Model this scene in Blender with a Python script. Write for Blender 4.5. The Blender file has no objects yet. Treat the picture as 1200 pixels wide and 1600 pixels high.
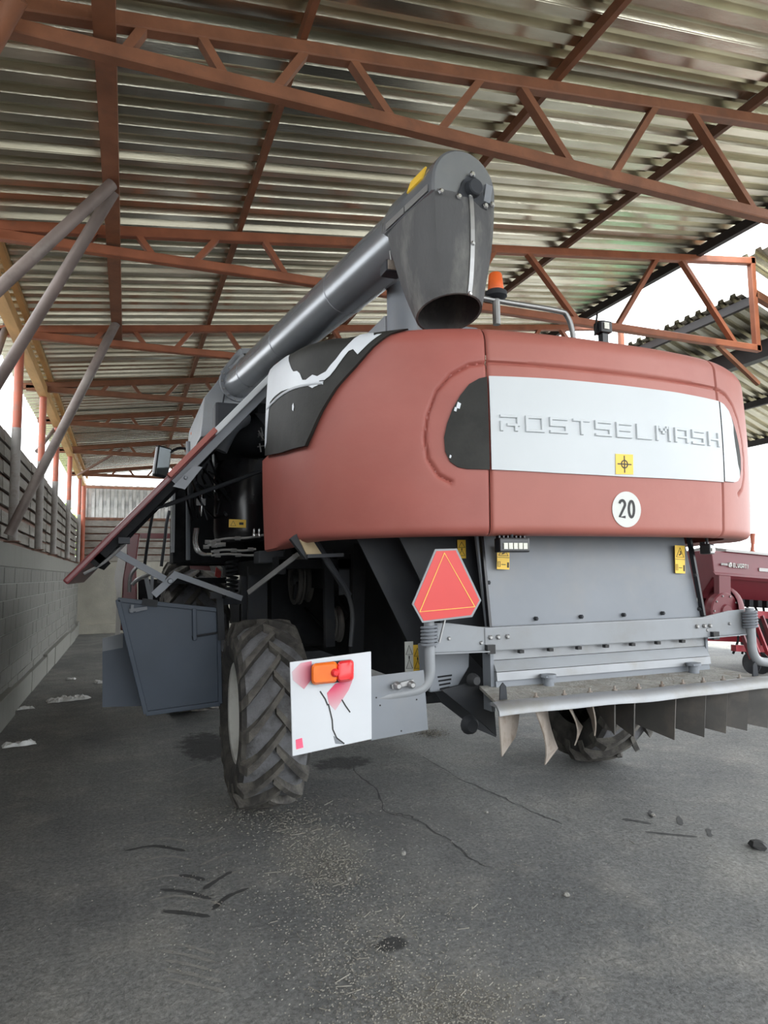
import bpy, bmesh, math, random
import numpy as np
from mathutils import Vector, Matrix, noise as mnoise
random.seed(7)
PI = math.pi
scene = bpy.context.scene
COL = scene.collection

# ------------------------------------------------------------------ camera
FPX, CX, CY, CAMH = 1040.0, 600.0, 800.0, 1.65
def _ray(u, v): return np.array([(u-CX)/FPX, (v-CY)/FPX, 1.0])
_y = _ray(195, 903); _y /= np.linalg.norm(_y)
_x = _ray(3249, 861); _x -= _y*(_x @ _y); _x /= np.linalg.norm(_x)
_z = np.cross(_x, _y)
if _z[1] > 0: _z = -_z
RW = np.stack([_x, _y, _z], 1)                      # camera (right, down, forward) = RW @ world
CAMP = np.array([0, 0, CAMH])
def at(u, v, ax, val):
    """real point on the plane ax = val that lies along the sight line of a measured pixel"""
    d = RW.T @ _ray(u, v); i = 'xyz'.index(ax); t = (val-CAMP[i])/d[i]
    return Vector(CAMP + t*d)
cam_d = bpy.data.cameras.new('camera'); cam = bpy.data.objects.new('camera', cam_d); COL.objects.link(cam)
cam_d.sensor_fit = 'VERTICAL'; cam_d.sensor_height = 24.0; cam_d.lens = FPX/1600*24.0
cam_d.clip_start = .05; cam_d.clip_end = 500
m3 = Matrix(((RW[0][0], -RW[1][0], -RW[2][0]), (RW[0][1], -RW[1][1], -RW[2][1]), (RW[0][2], -RW[1][2], -RW[2][2])))
cam.matrix_world = Matrix.Translation(Vector(CAMP)) @ m3.to_4x4()
scene.camera = cam

# ------------------------------------------------------------------ sky, sun, exposure
w = bpy.data.worlds.new('sky'); scene.world = w; w.use_nodes = True
bg = w.node_tree.nodes['Background']; bg.inputs[0].default_value = (0.93, 0.97, 1.0, 1); bg.inputs[1].default_value = 2.6
sun_d = bpy.data.lights.new('sun', 'SUN'); sun = bpy.data.objects.new('sun', sun_d); COL.objects.link(sun)
sun_d.energy = 3.5; sun_d.angle = math.radians(1.0); sun_d.color = (1.0, 0.95, 0.85)
sun.rotation_euler = Vector((0.06, 0.30, -1.0)).to_track_quat('-Z', 'Y').to_euler()
scene.view_settings.view_transform = 'Standard'; scene.view_settings.look = 'None'
scene.view_settings.gamma = 1; scene.view_settings.use_curve_mapping = False
scene.view_settings.exposure = 0.9

# ------------------------------------------------------------------ materials
MATS = {}
def mat(name, col, rough=.5, metal=0., var=.15, scale=6., bump=0., bscale=60., dirt=None, dscale=3., dlo=.5, dhi=.65, damt=1., stretch=None, spec=.5, trans=0., emit=None):
    m = bpy.data.materials.new(name); m.use_nodes = True; nt = m.node_tree; N = nt.nodes; L = nt.links
    b = N['Principled BSDF']; b.inputs['Roughness'].default_value = rough; b.inputs['Metallic'].default_value = metal
    b.inputs['Specular IOR Level'].default_value = spec
    tc = N.new('ShaderNodeTexCoord'); src = tc.outputs['Object']
    if stretch:
        mp = N.new('ShaderNodeMapping'); mp.inputs['Scale'].default_value = stretch; L.new(src, mp.inputs[0]); src = mp.outputs[0]
    n = N.new('ShaderNodeTexNoise'); n.inputs['Scale'].default_value = scale; n.inputs['Detail'].default_value = 6; L.new(src, n.inputs['Vector'])
    r = N.new('ShaderNodeMapRange'); r.inputs[1].default_value = .25; r.inputs[2].default_value = .75
    r.inputs[3].default_value = 1-var; r.inputs[4].default_value = 1+var; L.new(n.outputs[0], r.inputs[0])
    mx = N.new('ShaderNodeMix'); mx.data_type = 'RGBA'; mx.blend_type = 'MULTIPLY'; mx.inputs[0].default_value = 1
    mx.inputs[6].default_value = (*col, 1); L.new(r.outputs[0], mx.inputs[7]); out = mx.outputs[2]
    if dirt:
        n2 = N.new('ShaderNodeTexNoise'); n2.inputs['Scale'].default_value = dscale; n2.inputs['Detail'].default_value = 8; n2.inputs['Roughness'].default_value = .65
        L.new(src, n2.inputs['Vector'])
        r2 = N.new('ShaderNodeMapRange'); r2.inputs[1].default_value = dlo; r2.inputs[2].default_value = dhi; r2.inputs[4].default_value = damt
        L.new(n2.outputs[0], r2.inputs[0])
        m2 = N.new('ShaderNodeMix'); m2.data_type = 'RGBA'; L.new(r2.outputs[0], m2.inputs[0]); L.new(out, m2.inputs[6]); m2.inputs[7].default_value = (*dirt, 1)
        out = m2.outputs[2]
    L.new(out, b.inputs['Base Color'])
    if bump:
        n3 = N.new('ShaderNodeTexNoise'); n3.inputs['Scale'].default_value = bscale; n3.inputs['Detail'].default_value = 5; L.new(src, n3.inputs['Vector'])
        bp = N.new('ShaderNodeBump'); bp.inputs['Strength'].default_value = bump; bp.inputs['Distance'].default_value = .02; L.new(n3.outputs[0], bp.inputs['Height']); L.new(bp.outputs[0], b.inputs['Normal'])
    if trans: b.inputs['Transmission Weight'].default_value = trans
    if emit: b.inputs['Emission Color'].default_value = (*emit[0], 1); b.inputs['Emission Strength'].default_value = emit[1]
    MATS[name] = m; return m
mat('galv', (.66, .63, .52), .25, 1., .22, 7, dirt=(.50, .47, .36), dscale=1.1, dlo=.42, dhi=.62, damt=.7, bump=.05, bscale=60, stretch=(.3, 1.8, 1))
mat('galv_wall', (.50, .51, .50), .45, .9, .2, 6, bump=.1, bscale=20)
mat('rust_paint', (.215, .085, .042), .55, 0, .25, 5, dirt=(.16, .07, .04), dscale=7, dlo=.55, dhi=.7, damt=.7, bump=.1)
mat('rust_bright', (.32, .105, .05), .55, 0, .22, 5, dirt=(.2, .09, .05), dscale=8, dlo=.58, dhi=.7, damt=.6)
mat('rust_dark', (.17, .08, .05), .6, 0, .3, 8)
mat('beam_black', (.03, .025, .025), .5, 0, .2)
mat('eave_wood_sunlit', (.62, .36, .14), .6, 0, .25, 8, stretch=(1, .2, 1))  # orange-yellow of sunlight on the eave is put into this colour
mat('post_red', (.42, .11, .06), .5, 0, .2, 5, dirt=(.3, .12, .08), dscale=10)
mat('post_white', (.36, .34, .32), .7, 0, .18, 6, dirt=(.2, .16, .13), dscale=6, damt=.7)
mat('pipe_grey', (.17, .135, .12), .55, .2, .25, 5, dirt=(.27, .24, .215), dscale=1.5, damt=.8)
mat('block', (.215, .212, .195), .9, 0, .22, 4, dirt=(.15, .15, .14), dscale=2.2, dlo=.45, dhi=.7, damt=.7, bump=.35, bscale=45)
mat('mortar', (.36, .36, .335), .95, 0, .15, 9, bump=.3)
mat('cap_concrete', (.25, .247, .225), .9, 0, .2, 5, dirt=(.17, .17, .155), dscale=5, dlo=.45, dhi=.7, damt=.7, bump=.3, bscale=30, stretch=(1, 3, .5))
mat('concrete_back', (.40, .385, .33), .9, 0, .15, 2.5, dirt=(.34, .33, .29), dscale=1.6, dlo=.5, dhi=.72, damt=.8, bump=.25, bscale=30)
mat('slat', (.25, .235, .21), .85, 0, .25, 5, dirt=(.19, .16, .13), dscale=4, dlo=.5, dhi=.7, damt=.8, bump=.3, bscale=40, stretch=(1, .35, 2))
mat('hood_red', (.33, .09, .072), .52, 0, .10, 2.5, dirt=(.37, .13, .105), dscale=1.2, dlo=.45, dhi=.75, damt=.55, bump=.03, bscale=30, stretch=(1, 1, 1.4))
mat('hood_red_lit', (.36, .115, .09), .5, 0, .08, 2.5, dirt=(.45, .18, .147), dscale=1.1, dlo=.45, dhi=.75, damt=.6, bump=.02, bscale=30)  # lighter, faded copy of hood_red; brighter light at right is in the colour
mat('black_plastic', (.022, .022, .020), .6, 0, .25, 5, dirt=(.045, .044, .04), dscale=3, dlo=.45, dhi=.75, damt=.8, bump=.05, spec=.25)
mat('film_white', (.62, .65, .69), .35, 0, .05, 5, bump=.08, bscale=14)
mat('panel_white', (.54, .57, .59), .45, 0, .03, 3)
mat('machine_grey', (.195, .212, .238), .5, 0, .10, 3, dirt=(.235, .235, .235), dscale=2, dlo=.5, dhi=.7, damt=.6)
mat('machine_grey_l', (.25, .265, .285), .42, 0, .08, 3, dirt=(.21, .21, .205), dscale=2.5, damt=.5)
mat('auger_grey', (.22, .232, .25), .24, .45, .10, 3, dirt=(.26, .265, .27), dscale=1.4, damt=.5)
mat('blue_grey', (.043, .062, .092), .5, 0, .12, 3, dirt=(.06, .075, .098), dscale=1.6, damt=.6)
mat('blue_grey_l', (.075, .093, .122), .55, 0, .1, 3)
mat('dark_grey', (.030, .033, .039), .6, 0, .15, 4, dirt=(.045, .045, .045), dscale=2.4, damt=.6, spec=.3)
mat('near_black', (.010, .011, .013), .75, 0, .3, 6, dirt=(.022, .022, .022), dscale=5, damt=.6, spec=.2)
mat('black_gloss', (.012, .012, .014), .25, 0, .2, 6)
mat('rubber', (.045, .043, .042), .8, 0, .25, 6, dirt=(.13, .12, .105), dscale=4, dlo=.45, dhi=.65, damt=.8, bump=.2, bscale=50)
mat('rubber_lug', (.075, .07, .065), .85, 0, .3, 8, dirt=(.20, .185, .16), dscale=7, dlo=.42, dhi=.62, damt=.8, bump=.3, bscale=60)
mat('rubber_skirt', (.078, .078, .080), .8, 0, .22, 5, dirt=(.24, .235, .215), dscale=4.5, dlo=.5, dhi=.72, damt=.7, bump=.25, bscale=50, stretch=(1, 1, .4))
mat('rim_white', (.70, .70, .66), .5, 0, .08, 4, dirt=(.42, .4, .36), dscale=3, damt=.6)
mat('chrome', (.62, .63, .64), .25, 1., .1)
mat('steel', (.33, .33, .33), .4, .8, .15)
mat('steel_worn', (.27, .28, .295), .42, .35, .12, 5, dirt=(.22, .215, .2), dscale=4, damt=.7)
mat('fin_rust', (.30, .26, .225), .7, .2, .2, 6, dirt=(.16, .12, .09), dscale=6, damt=.8)
mat('fin_dark', (.10, .095, .09), .6, .2, .2, 6, dirt=(.16, .14, .125), dscale=4, damt=.7)
mat('chaff', (.30, .295, .272), .95, 0, .25, 25, dirt=(.24, .22, .19), dscale=12, bump=.6, bscale=90)
mat('dust_top', (.30, .29, .265), .95, 0, .25, 20, bump=.5, bscale=80)
mat('sign_red', (.62, .045, .04), .4, 0, .03)
mat('sign_yellow', (.95, .60, .08), .4, 0, .04)
mat('sticker_yellow', (.86, .55, .06), .45, 0, .06)
mat('sticker_white', (.62, .63, .60), .45, 0, .05)
mat('ink', (.02, .02, .02), .6, 0, 0)
mat('white_board', (.62, .645, .68), .5, 0, .03, 4)
mat('rubber_dusty', (.21, .212, .225), .85, 0, .25, 6, dirt=(.075, .072, .07), dscale=6, dlo=.45, dhi=.65, damt=.9, bump=.3, bscale=60)
mat('pink_paint', (.86, .12, .22), .6, 0, .35, 9)
mat('pink_soft', (.85, .42, .50), .6, 0, .15, 9)
mat('lens_orange', (.85, .17, .02), .25, 0, .12, 12)
mat('lens_red', (.75, .03, .035), .25, 0, .1, 12)
mat('beacon_orange', (.85, .15, .03), .35, 0, .1, 8)
mat('lamp_glass', (.6, .6, .52), .15, 0, .1, 30)
mat('mirror', (.7, .75, .75), .06, 1., .02)
mat('header_red', (.13, .024, .027), .28, 0, .12, 3)
mat('header_pale', (.52, .51, .49), .6, 0, .1, 5)
mat('drill_red', (.13, .017, .024), .42, 0, .12, 3)
mat('drill_red_d', (.13, .018, .024), .5, 0, .15, 3)
mat('drill_red_b', (.27, .02, .03), .45, 0, .1, 3)
mat('lid_grey', (.42, .41, .40), .5, 0, .05)
mat('green_paint', (.05, .36, .12), .5, 0, .1)
mat('leaf', (.33, .50, .07), .6, 0, .4, 2)
mat('bark', (.15, .11, .07), .9, 0, .2)
mat('plastic_bag', (.66, .67, .66), .45, 0, .15, 18)
mat('straw', (.25, .235, .20), .9, 0, .3, 30)
mat('wood', (.42, .33, .2), .8, 0, .2, 10)
mat('dust_print', (.205, .20, .185), .95, 0, .3, 14, bump=.3, bscale=60)
mat('tar', (.045, .045, .045), .75, 0, .3, 12)

def asphalt():
    m = bpy.data.materials.new('asphalt'); m.use_nodes = True; nt = m.node_tree; N = nt.nodes; L = nt.links; b = N['Principled BSDF']
    tc = N.new('ShaderNodeTexCoord'); o = tc.outputs['Object']
    def noise(s, d=8, r=.6):
        n = N.new('ShaderNodeTexNoise'); n.inputs['Scale'].default_value = s; n.inputs['Detail'].default_value = d; n.inputs['Roughness'].default_value = r; L.new(o, n.inputs['Vector']); return n.outputs[0]
    def rng(x, a, bb, c, d):
        r = N.new('ShaderNodeMapRange'); r.inputs[1].default_value = a; r.inputs[2].default_value = bb; r.inputs[3].default_value = c; r.inputs[4].default_value = d; L.new(x, r.inputs[0]); return r.outputs[0]
    def mix(fac, a, bb, bt='MIX'):
        x = N.new('ShaderNodeMix'); x.data_type = 'RGBA'; x.blend_type = bt
        if hasattr(fac, 'links'): L.new(fac, x.inputs[0])
        else: x.inputs[0].default_value = fac
        for k, q in ((6, a), (7, bb)):
            if hasattr(q, 'links'): L.new(q, x.inputs[k])
            else: x.inputs[k].default_value = (*q, 1)
        return x.outputs[2]
    big = noise(.55, 9, .62); mid = noise(2.3, 8, .6); fine = noise(45, 4, .7); grit = noise(160, 2, .6)
    c = mix(rng(big, .38, .66, 0, 1), (.125, .128, .128), (.205, .205, .195))
    c = mix(rng(mid, .5, .72, 0, .6), c, (.265, .255, .232))
    c = mix(rng(mid, .28, .42, .5, 0), c, (.085, .087, .09))
    coarse = noise(17, 6, .7)
    c = mix(1, c, rng(coarse, .3, .7, .82, 1.18), 'MULTIPLY')
    c = mix(1, c, rng(fine, .32, .68, .62, 1.38), 'MULTIPLY')
    c = mix(rng(grit, .62, .72, 0, .6), c, (.36, .345, .315))
    sep = N.new('ShaderNodeSeparateXYZ'); L.new(o, sep.inputs[0])
    def mth(op, a, bb):
        q = N.new('ShaderNodeMath'); q.operation = op
        for k, x in ((0, a), (1, bb)):
            if hasattr(x, 'links'): L.new(x, q.inputs[k])
            else: q.inputs[k].default_value = x
        return q.outputs[0]
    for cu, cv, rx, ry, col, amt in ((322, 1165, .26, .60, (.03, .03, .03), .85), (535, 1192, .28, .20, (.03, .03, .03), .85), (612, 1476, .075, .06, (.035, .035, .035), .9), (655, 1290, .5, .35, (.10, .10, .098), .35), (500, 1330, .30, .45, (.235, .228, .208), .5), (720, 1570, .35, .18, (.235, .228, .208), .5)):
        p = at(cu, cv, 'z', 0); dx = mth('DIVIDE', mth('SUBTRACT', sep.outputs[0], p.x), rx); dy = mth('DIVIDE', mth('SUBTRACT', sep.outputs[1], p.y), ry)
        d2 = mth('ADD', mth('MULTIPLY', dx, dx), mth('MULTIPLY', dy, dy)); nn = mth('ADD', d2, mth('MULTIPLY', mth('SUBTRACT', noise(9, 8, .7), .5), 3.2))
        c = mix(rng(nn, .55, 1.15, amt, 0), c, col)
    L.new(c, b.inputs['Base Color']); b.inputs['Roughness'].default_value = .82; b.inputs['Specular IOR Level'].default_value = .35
    bp = N.new('ShaderNodeBump'); bp.inputs['Strength'].default_value = .55; bp.inputs['Distance'].default_value = .012; L.new(fine, bp.inputs['Height'])
    bp2 = N.new('ShaderNodeBump'); bp2.inputs['Strength'].default_value = .5; bp2.inputs['Distance'].default_value = .04; L.new(mid, bp2.inputs['Height']); L.new(bp.outputs[0], bp2.inputs['Normal'])
    L.new(bp2.outputs[0], b.inputs['Normal']); MATS['asphalt'] = m
asphalt()

# ------------------------------------------------------------------ mesh helpers
ORG = {}
class MB:
    """collects shapes in world coordinates and links them as ONE mesh object"""
    def __init__(s): s.v = []; s.f = []
    def add(s, v, f):
        n = len(s.v); s.v += [tuple(p) for p in v]; s.f += [tuple(i+n for i in q) for q in f]; return s
    def box(s, a, b):
        x0, y0, z0 = a; x1, y1, z1 = b
        return s.add([(x0,y0,z0),(x1,y0,z0),(x1,y1,z0),(x0,y1,z0),(x0,y0,z1),(x1,y0,z1),(x1,y1,z1),(x0,y1,z1)],
                     [(3,2,1,0),(4,5,6,7),(0,1,5,4),(1,2,6,5),(2,3,7,6),(3,0,4,7)])
    def beam(s, p, q, w, h, up=(0,0,1), c=0.0):
        """rectangular bar from p to q, w across, h along up; c chamfers its long edges"""
        p = Vector(p); q = Vector(q); d = (q-p).normalized(); up = Vector(up)
        if abs(d.dot(up)) > .98: up = Vector((0,1,0))
        r = d.cross(up).normalized(); u = r.cross(d).normalized(); a, b = w/2, h/2
        if c: sec = [(-a+c,-b),(a-c,-b),(a,-b+c),(a,b-c),(a-c,b),(-a+c,b),(-a,b-c),(-a,-b+c)]
        else: sec = [(-a,-b),(a,-b),(a,b),(-a,b)]
        n = len(sec); v = [p+r*x+u*y for x, y in sec]+[q+r*x+u*y for x, y in sec]
        f = [(i,(i+1)%n,(i+1)%n+n,i+n) for i in range(n)]+[tuple(range(n-1,-1,-1)), tuple(range(n,2*n))]
        return s.add(v, f)
    def tube(s, pts, r, n=10, cap=True, smooth_pts=0):
        pts = [Vector(p) for p in pts]
        if smooth_pts and len(pts) > 2: pts = crv(pts, smooth_pts)
        rr = r if isinstance(r, (list, tuple)) else [r]*len(pts); v = []; ref = None
        for i, p in enumerate(pts):
            d = (pts[min(i+1, len(pts)-1)]-pts[max(i-1, 0)]).normalized()
            if ref is None:
                ref = Vector((0,0,1)) if abs(d.z) < .9 else Vector((1,0,0))
            a = d.cross(ref).normalized(); b = a.cross(d).normalized(); ref = b
            v += [p+(a*math.cos(2*PI*k/n)+b*math.sin(2*PI*k/n))*rr[i] for k in range(n)]
        f = [(i*n+k, i*n+(k+1)%n, (i+1)*n+(k+1)%n, (i+1)*n+k) for i in range(len(pts)-1) for k in range(n)]
        if cap: f += [tuple(range(n-1,-1,-1)), tuple(range((len(pts)-1)*n, len(pts)*n))]
        return s.add(v, f)
    def lathe(s, c, axis, prof, n=24, closed=False):
        """prof: (along axis, radius) list"""
        c = Vector(c); d = Vector(axis).normalized(); ref = Vector((0,0,1)) if abs(d.z) < .9 else Vector((1,0,0))
        a = d.cross(ref).normalized(); b = a.cross(d); v = []
        for t, r in prof: v += [c+d*t+(a*math.cos(2*PI*k/n)+b*math.sin(2*PI*k/n))*r for k in range(n)]
        f = [(i*n+k, i*n+(k+1)%n, (i+1)*n+(k+1)%n, (i+1)*n+k) for i in range(len(prof)-1) for k in range(n)]
        if not closed: f += [tuple(range(n-1,-1,-1)), tuple(range((len(prof)-1)*n, len(prof)*n))]
        return s.add(v, f)
    def prism(s, poly, ext):
        """flat polygon (3d points) extruded by the vector ext"""
        e = Vector(ext); P = [Vector(p) for p in poly]; n = len(P)
        v = P+[p+e for p in P]
        return s.add(v, [tuple(range(n-1,-1,-1)), tuple(range(n,2*n))]+[(i,(i+1)%n,(i+1)%n+n,i+n) for i in range(n)])
    def loft(s, rings, cap0=True, cap1=True):
        n = len(rings[0]); v = [p for r in rings for p in r]
        f = [(i*n+k, i*n+(k+1)%n, (i+1)*n+(k+1)%n, (i+1)*n+k) for i in range(len(rings)-1) for k in range(n)]
        if cap0: f.append(tuple(range(n-1,-1,-1)))
        if cap1: f.append(tuple(range((len(rings)-1)*n, len(rings)*n)))
        return s.add(v, f)
    def bolt(s, p, d, r=.012, h=.01):
        return s.lathe(p, d, [(0, r), (h*.6, r), (h, r*.6)], 6)
    def build(s, name, m, parent=None, smooth=False, bevel=0., org=None):
        o = Vector(org) if org is not None else (ORG.get(parent.name, Vector((0,0,0))) if parent else Vector((0,0,0)))
        me = bpy.data.meshes.new(name); me.from_pydata([tuple(Vector(p)-o) for p in s.v], [], s.f); me.update()
        bm = bmesh.new(); bm.from_mesh(me); bmesh.ops.recalc_face_normals(bm, faces=bm.faces)
        if bevel:
            bmesh.ops.remove_doubles(bm, verts=bm.verts, dist=1e-5)
            es = [e for e in bm.edges if len(e.link_faces) == 2 and e.calc_face_angle(0) > .6]
            bmesh.ops.bevel(bm, geom=es, offset=bevel, segments=2, profile=.6, affect='EDGES', clamp_overlap=True)
        bm.to_mesh(me); bm.free()
        if smooth:
            me.polygons.foreach_set('use_smooth', [True]*len(me.polygons))
            me.set_sharp_from_angle(angle=math.radians(40))
        me.materials.append(MATS[m]); ob = bpy.data.objects.new(name, me); COL.objects.link(ob)
        if parent: ob.parent = parent; ORG[ob.name] = o
        else: ob.location = o
        return ob
def crv(P, n=6):
    P = [Vector(p) for p in P]; Q = [2*P[0]-P[1]]+P+[2*P[-1]-P[-2]]; out = []
    for i in range(1, len(Q)-2):
        a, b, c, d = Q[i-1:i+3]
        for k in range(n):
            t = k/n; out.append(.5*((2*b)+(c-a)*t+(2*a-5*b+4*c-d)*t*t+(3*b-a-3*c+d)*t**3))
    out.append(P[-1]); return out
def tag(o, label, cat=None, group=None, kind=None):
    o['label'] = label
    if cat: o['category'] = cat
    if group: o['group'] = group
    if kind: o['kind'] = kind
    return o
def thing(name, loc, label, cat, group=None, kind=None):
    o = bpy.data.objects.new(name, None); COL.objects.link(o); o.location = loc; o.empty_display_size = .2
    ORG[o.name] = Vector(loc); tag(o, label, cat, group, kind); return o
def inst(src, name, parent, loc=(0,0,0), rot=(0,0,0), scl=(1,1,1)):
    o = bpy.data.objects.new(name, src.data); COL.objects.link(o); o.parent = parent; o.location = loc; o.rotation_euler = rot; o.scale = scl; return o

# ------------------------------------------------------------------ setting: floor
fl = MB(); fl.add([(-60,-45,0),(80,-45,0),(80,95,0),(-60,95,0)], [(0,1,2,3)])
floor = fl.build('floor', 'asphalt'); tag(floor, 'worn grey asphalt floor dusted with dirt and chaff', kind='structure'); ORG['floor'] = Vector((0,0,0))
def ribbon(pts, wid, z, name, m, jitter=0.):
    mb = MB(); pts = [Vector((p.x, p.y, 0)) for p in pts]; v = []
    for i, p in enumerate(pts):
        d = (pts[min(i+1,len(pts)-1)]-pts[max(i-1,0)]).normalized(); r = Vector((d.y,-d.x,0)); ww = wid*(1+random.uniform(-jitter,jitter))*(.35 if i in (0,len(pts)-1) else 1)
        v += [p+r*ww/2+Vector((0,0,z)), p-r*ww/2+Vector((0,0,z))]
    mb.add(v, [(2*i,2*i+1,2*i+3,2*i+2) for i in range(len(pts)-1)]); return mb.build(name, m, floor)
def G(u, v): return at(u, v, 'z', 0)
def jag(pts, n, amp):
    out = []
    for a, b in zip(pts[:-1], pts[1:]):
        for k in range(n): out.append(a.lerp(b, k/n)+Vector((random.uniform(-amp,amp), random.uniform(-amp,amp), 0)))
    return out+[pts[-1]]
for poly in ([(548,1195),(562,1212),(592,1238),(600,1268),(655,1284),(700,1312),(740,1345),(768,1356)], [(662,1182),(720,1218),(780,1243),(830,1268),(878,1288)], [(655,1284),(640,1275),(612,1270)]):
    ribbon(jag([G(*p) for p in poly], 6, .012), .011, .0015, 'crack', 'tar', .6)
for poly in ([(250,1390),(290,1394),(330,1405)], [(318,1390),(340,1375),(362,1362)], [(332,1422),(355,1402),(388,1388)], [(255,1424),(290,1427),(328,1433)], [(280,1368),(300,1370),(320,1376)], [(195,1330),(240,1322),(290,1330)], [(972,1280),(1000,1284),(1018,1288)], [(1008,1300),(1050,1304),(1090,1308)], [(1060,1275),(1064,1290)], [(1015,1266),(1018,1278)], [(1106,1295),(1110,1308)]):
    ribbon(crv([G(*p) for p in poly], 5), .03, .002, 'tyre_print', 'tar', .3)
for i in range(9):
    u0 = 185+i*6; v0 = 1200+i*17+(i*i)
    for sg_ in (0, 1):
        a = [(u0, v0+8), (u0+40, v0), (u0+70+2*i, v0+6)] if sg_ else [(u0+80+2*i, v0+14), (u0+105+2*i, v0+3), (u0+135+2*i, v0-8)]
        ribbon(crv([G(*p) for p in a], 5), .022, .0016, 'tyre_print', 'dust_print', .4)
for i in range(5):
    ribbon(crv([G(245+i*4, 1470+i*15), G(290+i*4, 1478+i*15), G(335+i*4, 1490+i*15)], 5), .02, .0016, 'tyre_print', 'dust_print', .4)
def blob(cu, cv, rx, ry, name, m, z=.001, n=60, rough=.16):
    c = G(cu, cv); mb = MB(); v = [(c.x, c.y, z)]; sd = random.random()*90
    for k in range(n):
        a = 2*PI*k/n; q = 1+rough*mnoise.noise((math.cos(a)*2.2+sd, math.sin(a)*2.2, sd))*2; v.append((c.x+math.cos(a)*rx*q, c.y+math.sin(a)*ry*q, z))
    mb.add(v, [(0, 1+k, 1+(k+1) % n) for k in range(n)]); return mb.build(name, m, floor)

# ------------------------------------------------------------------ setting: left wall
XW = -1.30; Y0, Y1 = -4.0, 22.0
wl = MB(); wl.box((XW-.22, Y0, 0), (XW-.012, Y1, 1.80)); wall = wl.build('wall_left', 'mortar')
tag(wall, 'grey concrete block wall with horizontal boards above', kind='structure'); ORG['wall_left'] = Vector((0,0,0))
mb = MB(); mb.box((XW-.24, Y0, 1.80), (XW+.012, Y1, 2.08)); mb.build('cap_beam', 'cap_concrete', wall, bevel=.012)
random.seed(3)
y = Y0; k = 0
while y < Y1-.1:
    ln = min(random.uniform(1.3, 2.0), Y1-y); hh = random.choice([.30, .34, .38]); dd = random.uniform(.05, .10)
    mb = MB(); mb.box((XW-.05, y, 0), (XW+dd, y+ln-.012, hh)); mb.build('footing_block', 'cap_concrete', wall, bevel=.012); y += ln
BL, BH = .40, .20
bm0 = MB(); bm0.box((-.1, -BL/2+.006, -BH/2+.006), (.0, BL/2-.006, BH/2-.006)); bsrc = None; rest = MB(); nb = 0
for c in range(9):
    y = Y0+(BL/2 if c % 2 else 0); z = BH/2+c*BH
    while y < Y1-BL/2:
        yy = y+BL/2; off = random.uniform(-.004, .004)
        if 6.9 < yy < 19.8 and c >= 1 and nb < 296:
            if bsrc is None: bsrc = bm0.build('block', 'block', wall, bevel=.006); bsrc.location = (XW+off, yy, z)
            else: inst(bsrc, 'block', wall, (XW+off, yy, z))
            nb += 1
        else: rest.box((XW-.1+off, yy-BL/2+.006, z-BH/2+.006), (XW+off, yy+BL/2-.006, z+BH/2-.006))
        y += BL
rb = rest.build('block_rows', 'block', wall); rb['kind'] = 'stuff'
# boards above the blocks
post_y = [-3.4, -.9, 1.6, 4.0, 6.3, 8.72, 11.17, 13.40, 16.55, 20.2]
ys = [Y0]+post_y+[Y1]
for a, b in zip(ys[:-1], ys[1:]):
    for i in range(7):
        z = 2.14+i*.188; mb = MB(); dz = random.uniform(-.012, .012)
        mb.prism([(XW-.075, a+.02, z+dz), (XW-.04, a+.02, z+dz), (XW-.045, a+.02, z+.138+dz), (XW-.08, a+.02, z+.138+dz)], (0, b-a-.04, random.uniform(-.01, .01)))
        mb.build('board', 'slat', wall)
mb = MB(); mb.box((XW-.16, Y0, 2.08), (XW-.10, Y1, 3.44)); mb.build('gap_light_blocker', 'rust_dark', wall)  # added dark sheet: stops sun leaking between boards, darkens the gaps
# ------------------------------------------------------------------ setting: back wall
YB = 22.0
mb = MB(); mb.box((-1.6, YB, 0), (8.5, YB+.25, 2.15)); wb = mb.build('wall_back', 'concrete_back'); ORG['wall_back'] = Vector((0,0,0))
tag(wb, 'far end wall of pale concrete, grey boards and corrugated sheet', kind='structure')
mb = MB(); mb.box((-1.35, YB-.18, 0), (8.5, YB, .28)); mb.build('footing_block', 'concrete_back', wb, bevel=.02)
for x in (.62, 2.6, 4.6, 6.6):
    mb = MB(); mb.box((x, YB-.04, .3), (x+.12, YB+.01, 2.1)); mb.build('pilaster', 'concrete_back', wb, bevel=.01)
for i in range(6):
    mb = MB(); z = 2.16+i*.215; mb.prism([(-1.25, YB-.04, z), (-1.25, YB+.0, z), (-1.25, YB+.0, z+.17), (-1.25, YB-.03, z+.17)], (9.6, 0, 0)); mb.build('board', 'slat', wb)
mb = MB(); mb.box((-1.25, YB+.06, 2.15), (8.35, YB+.14, 3.46)); mb.build('gap_light_blocker', 'rust_dark', wb)  # added dark sheet so bright sky does not show between these boards
nsh = 9
for k in range(nsh):
    mb = MB(); prof = []; x = -1.2+k*1.06
    for i in range(5):
        q = x+i*.212; prof += [(q, 0), (q+.085, 0), (q+.106, .09), (q+.19, .09)]
    prof.append((x+1.06, 0)); v = []
    for px, d in prof: v += [(px, YB+.02+d, 3.46), (px, YB+.02+d, 4.50)]
    mb.add(v, [(2*i, 2*i+2, 2*i+3, 2*i+1) for i in range(len(prof)-1)]); mb.build('corrugated_sheet', 'galv_wall', wb)
mb = MB(); mb.beam((-1.2, YB-.04, 4.42), (8.4, YB-.04, 4.42), .04, .08); mb.beam((-1.2, YB-.04, 3.47), (8.4, YB-.04, 3.47), .04, .05); mb.build('sheet_rail', 'rust_dark', wb)

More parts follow.
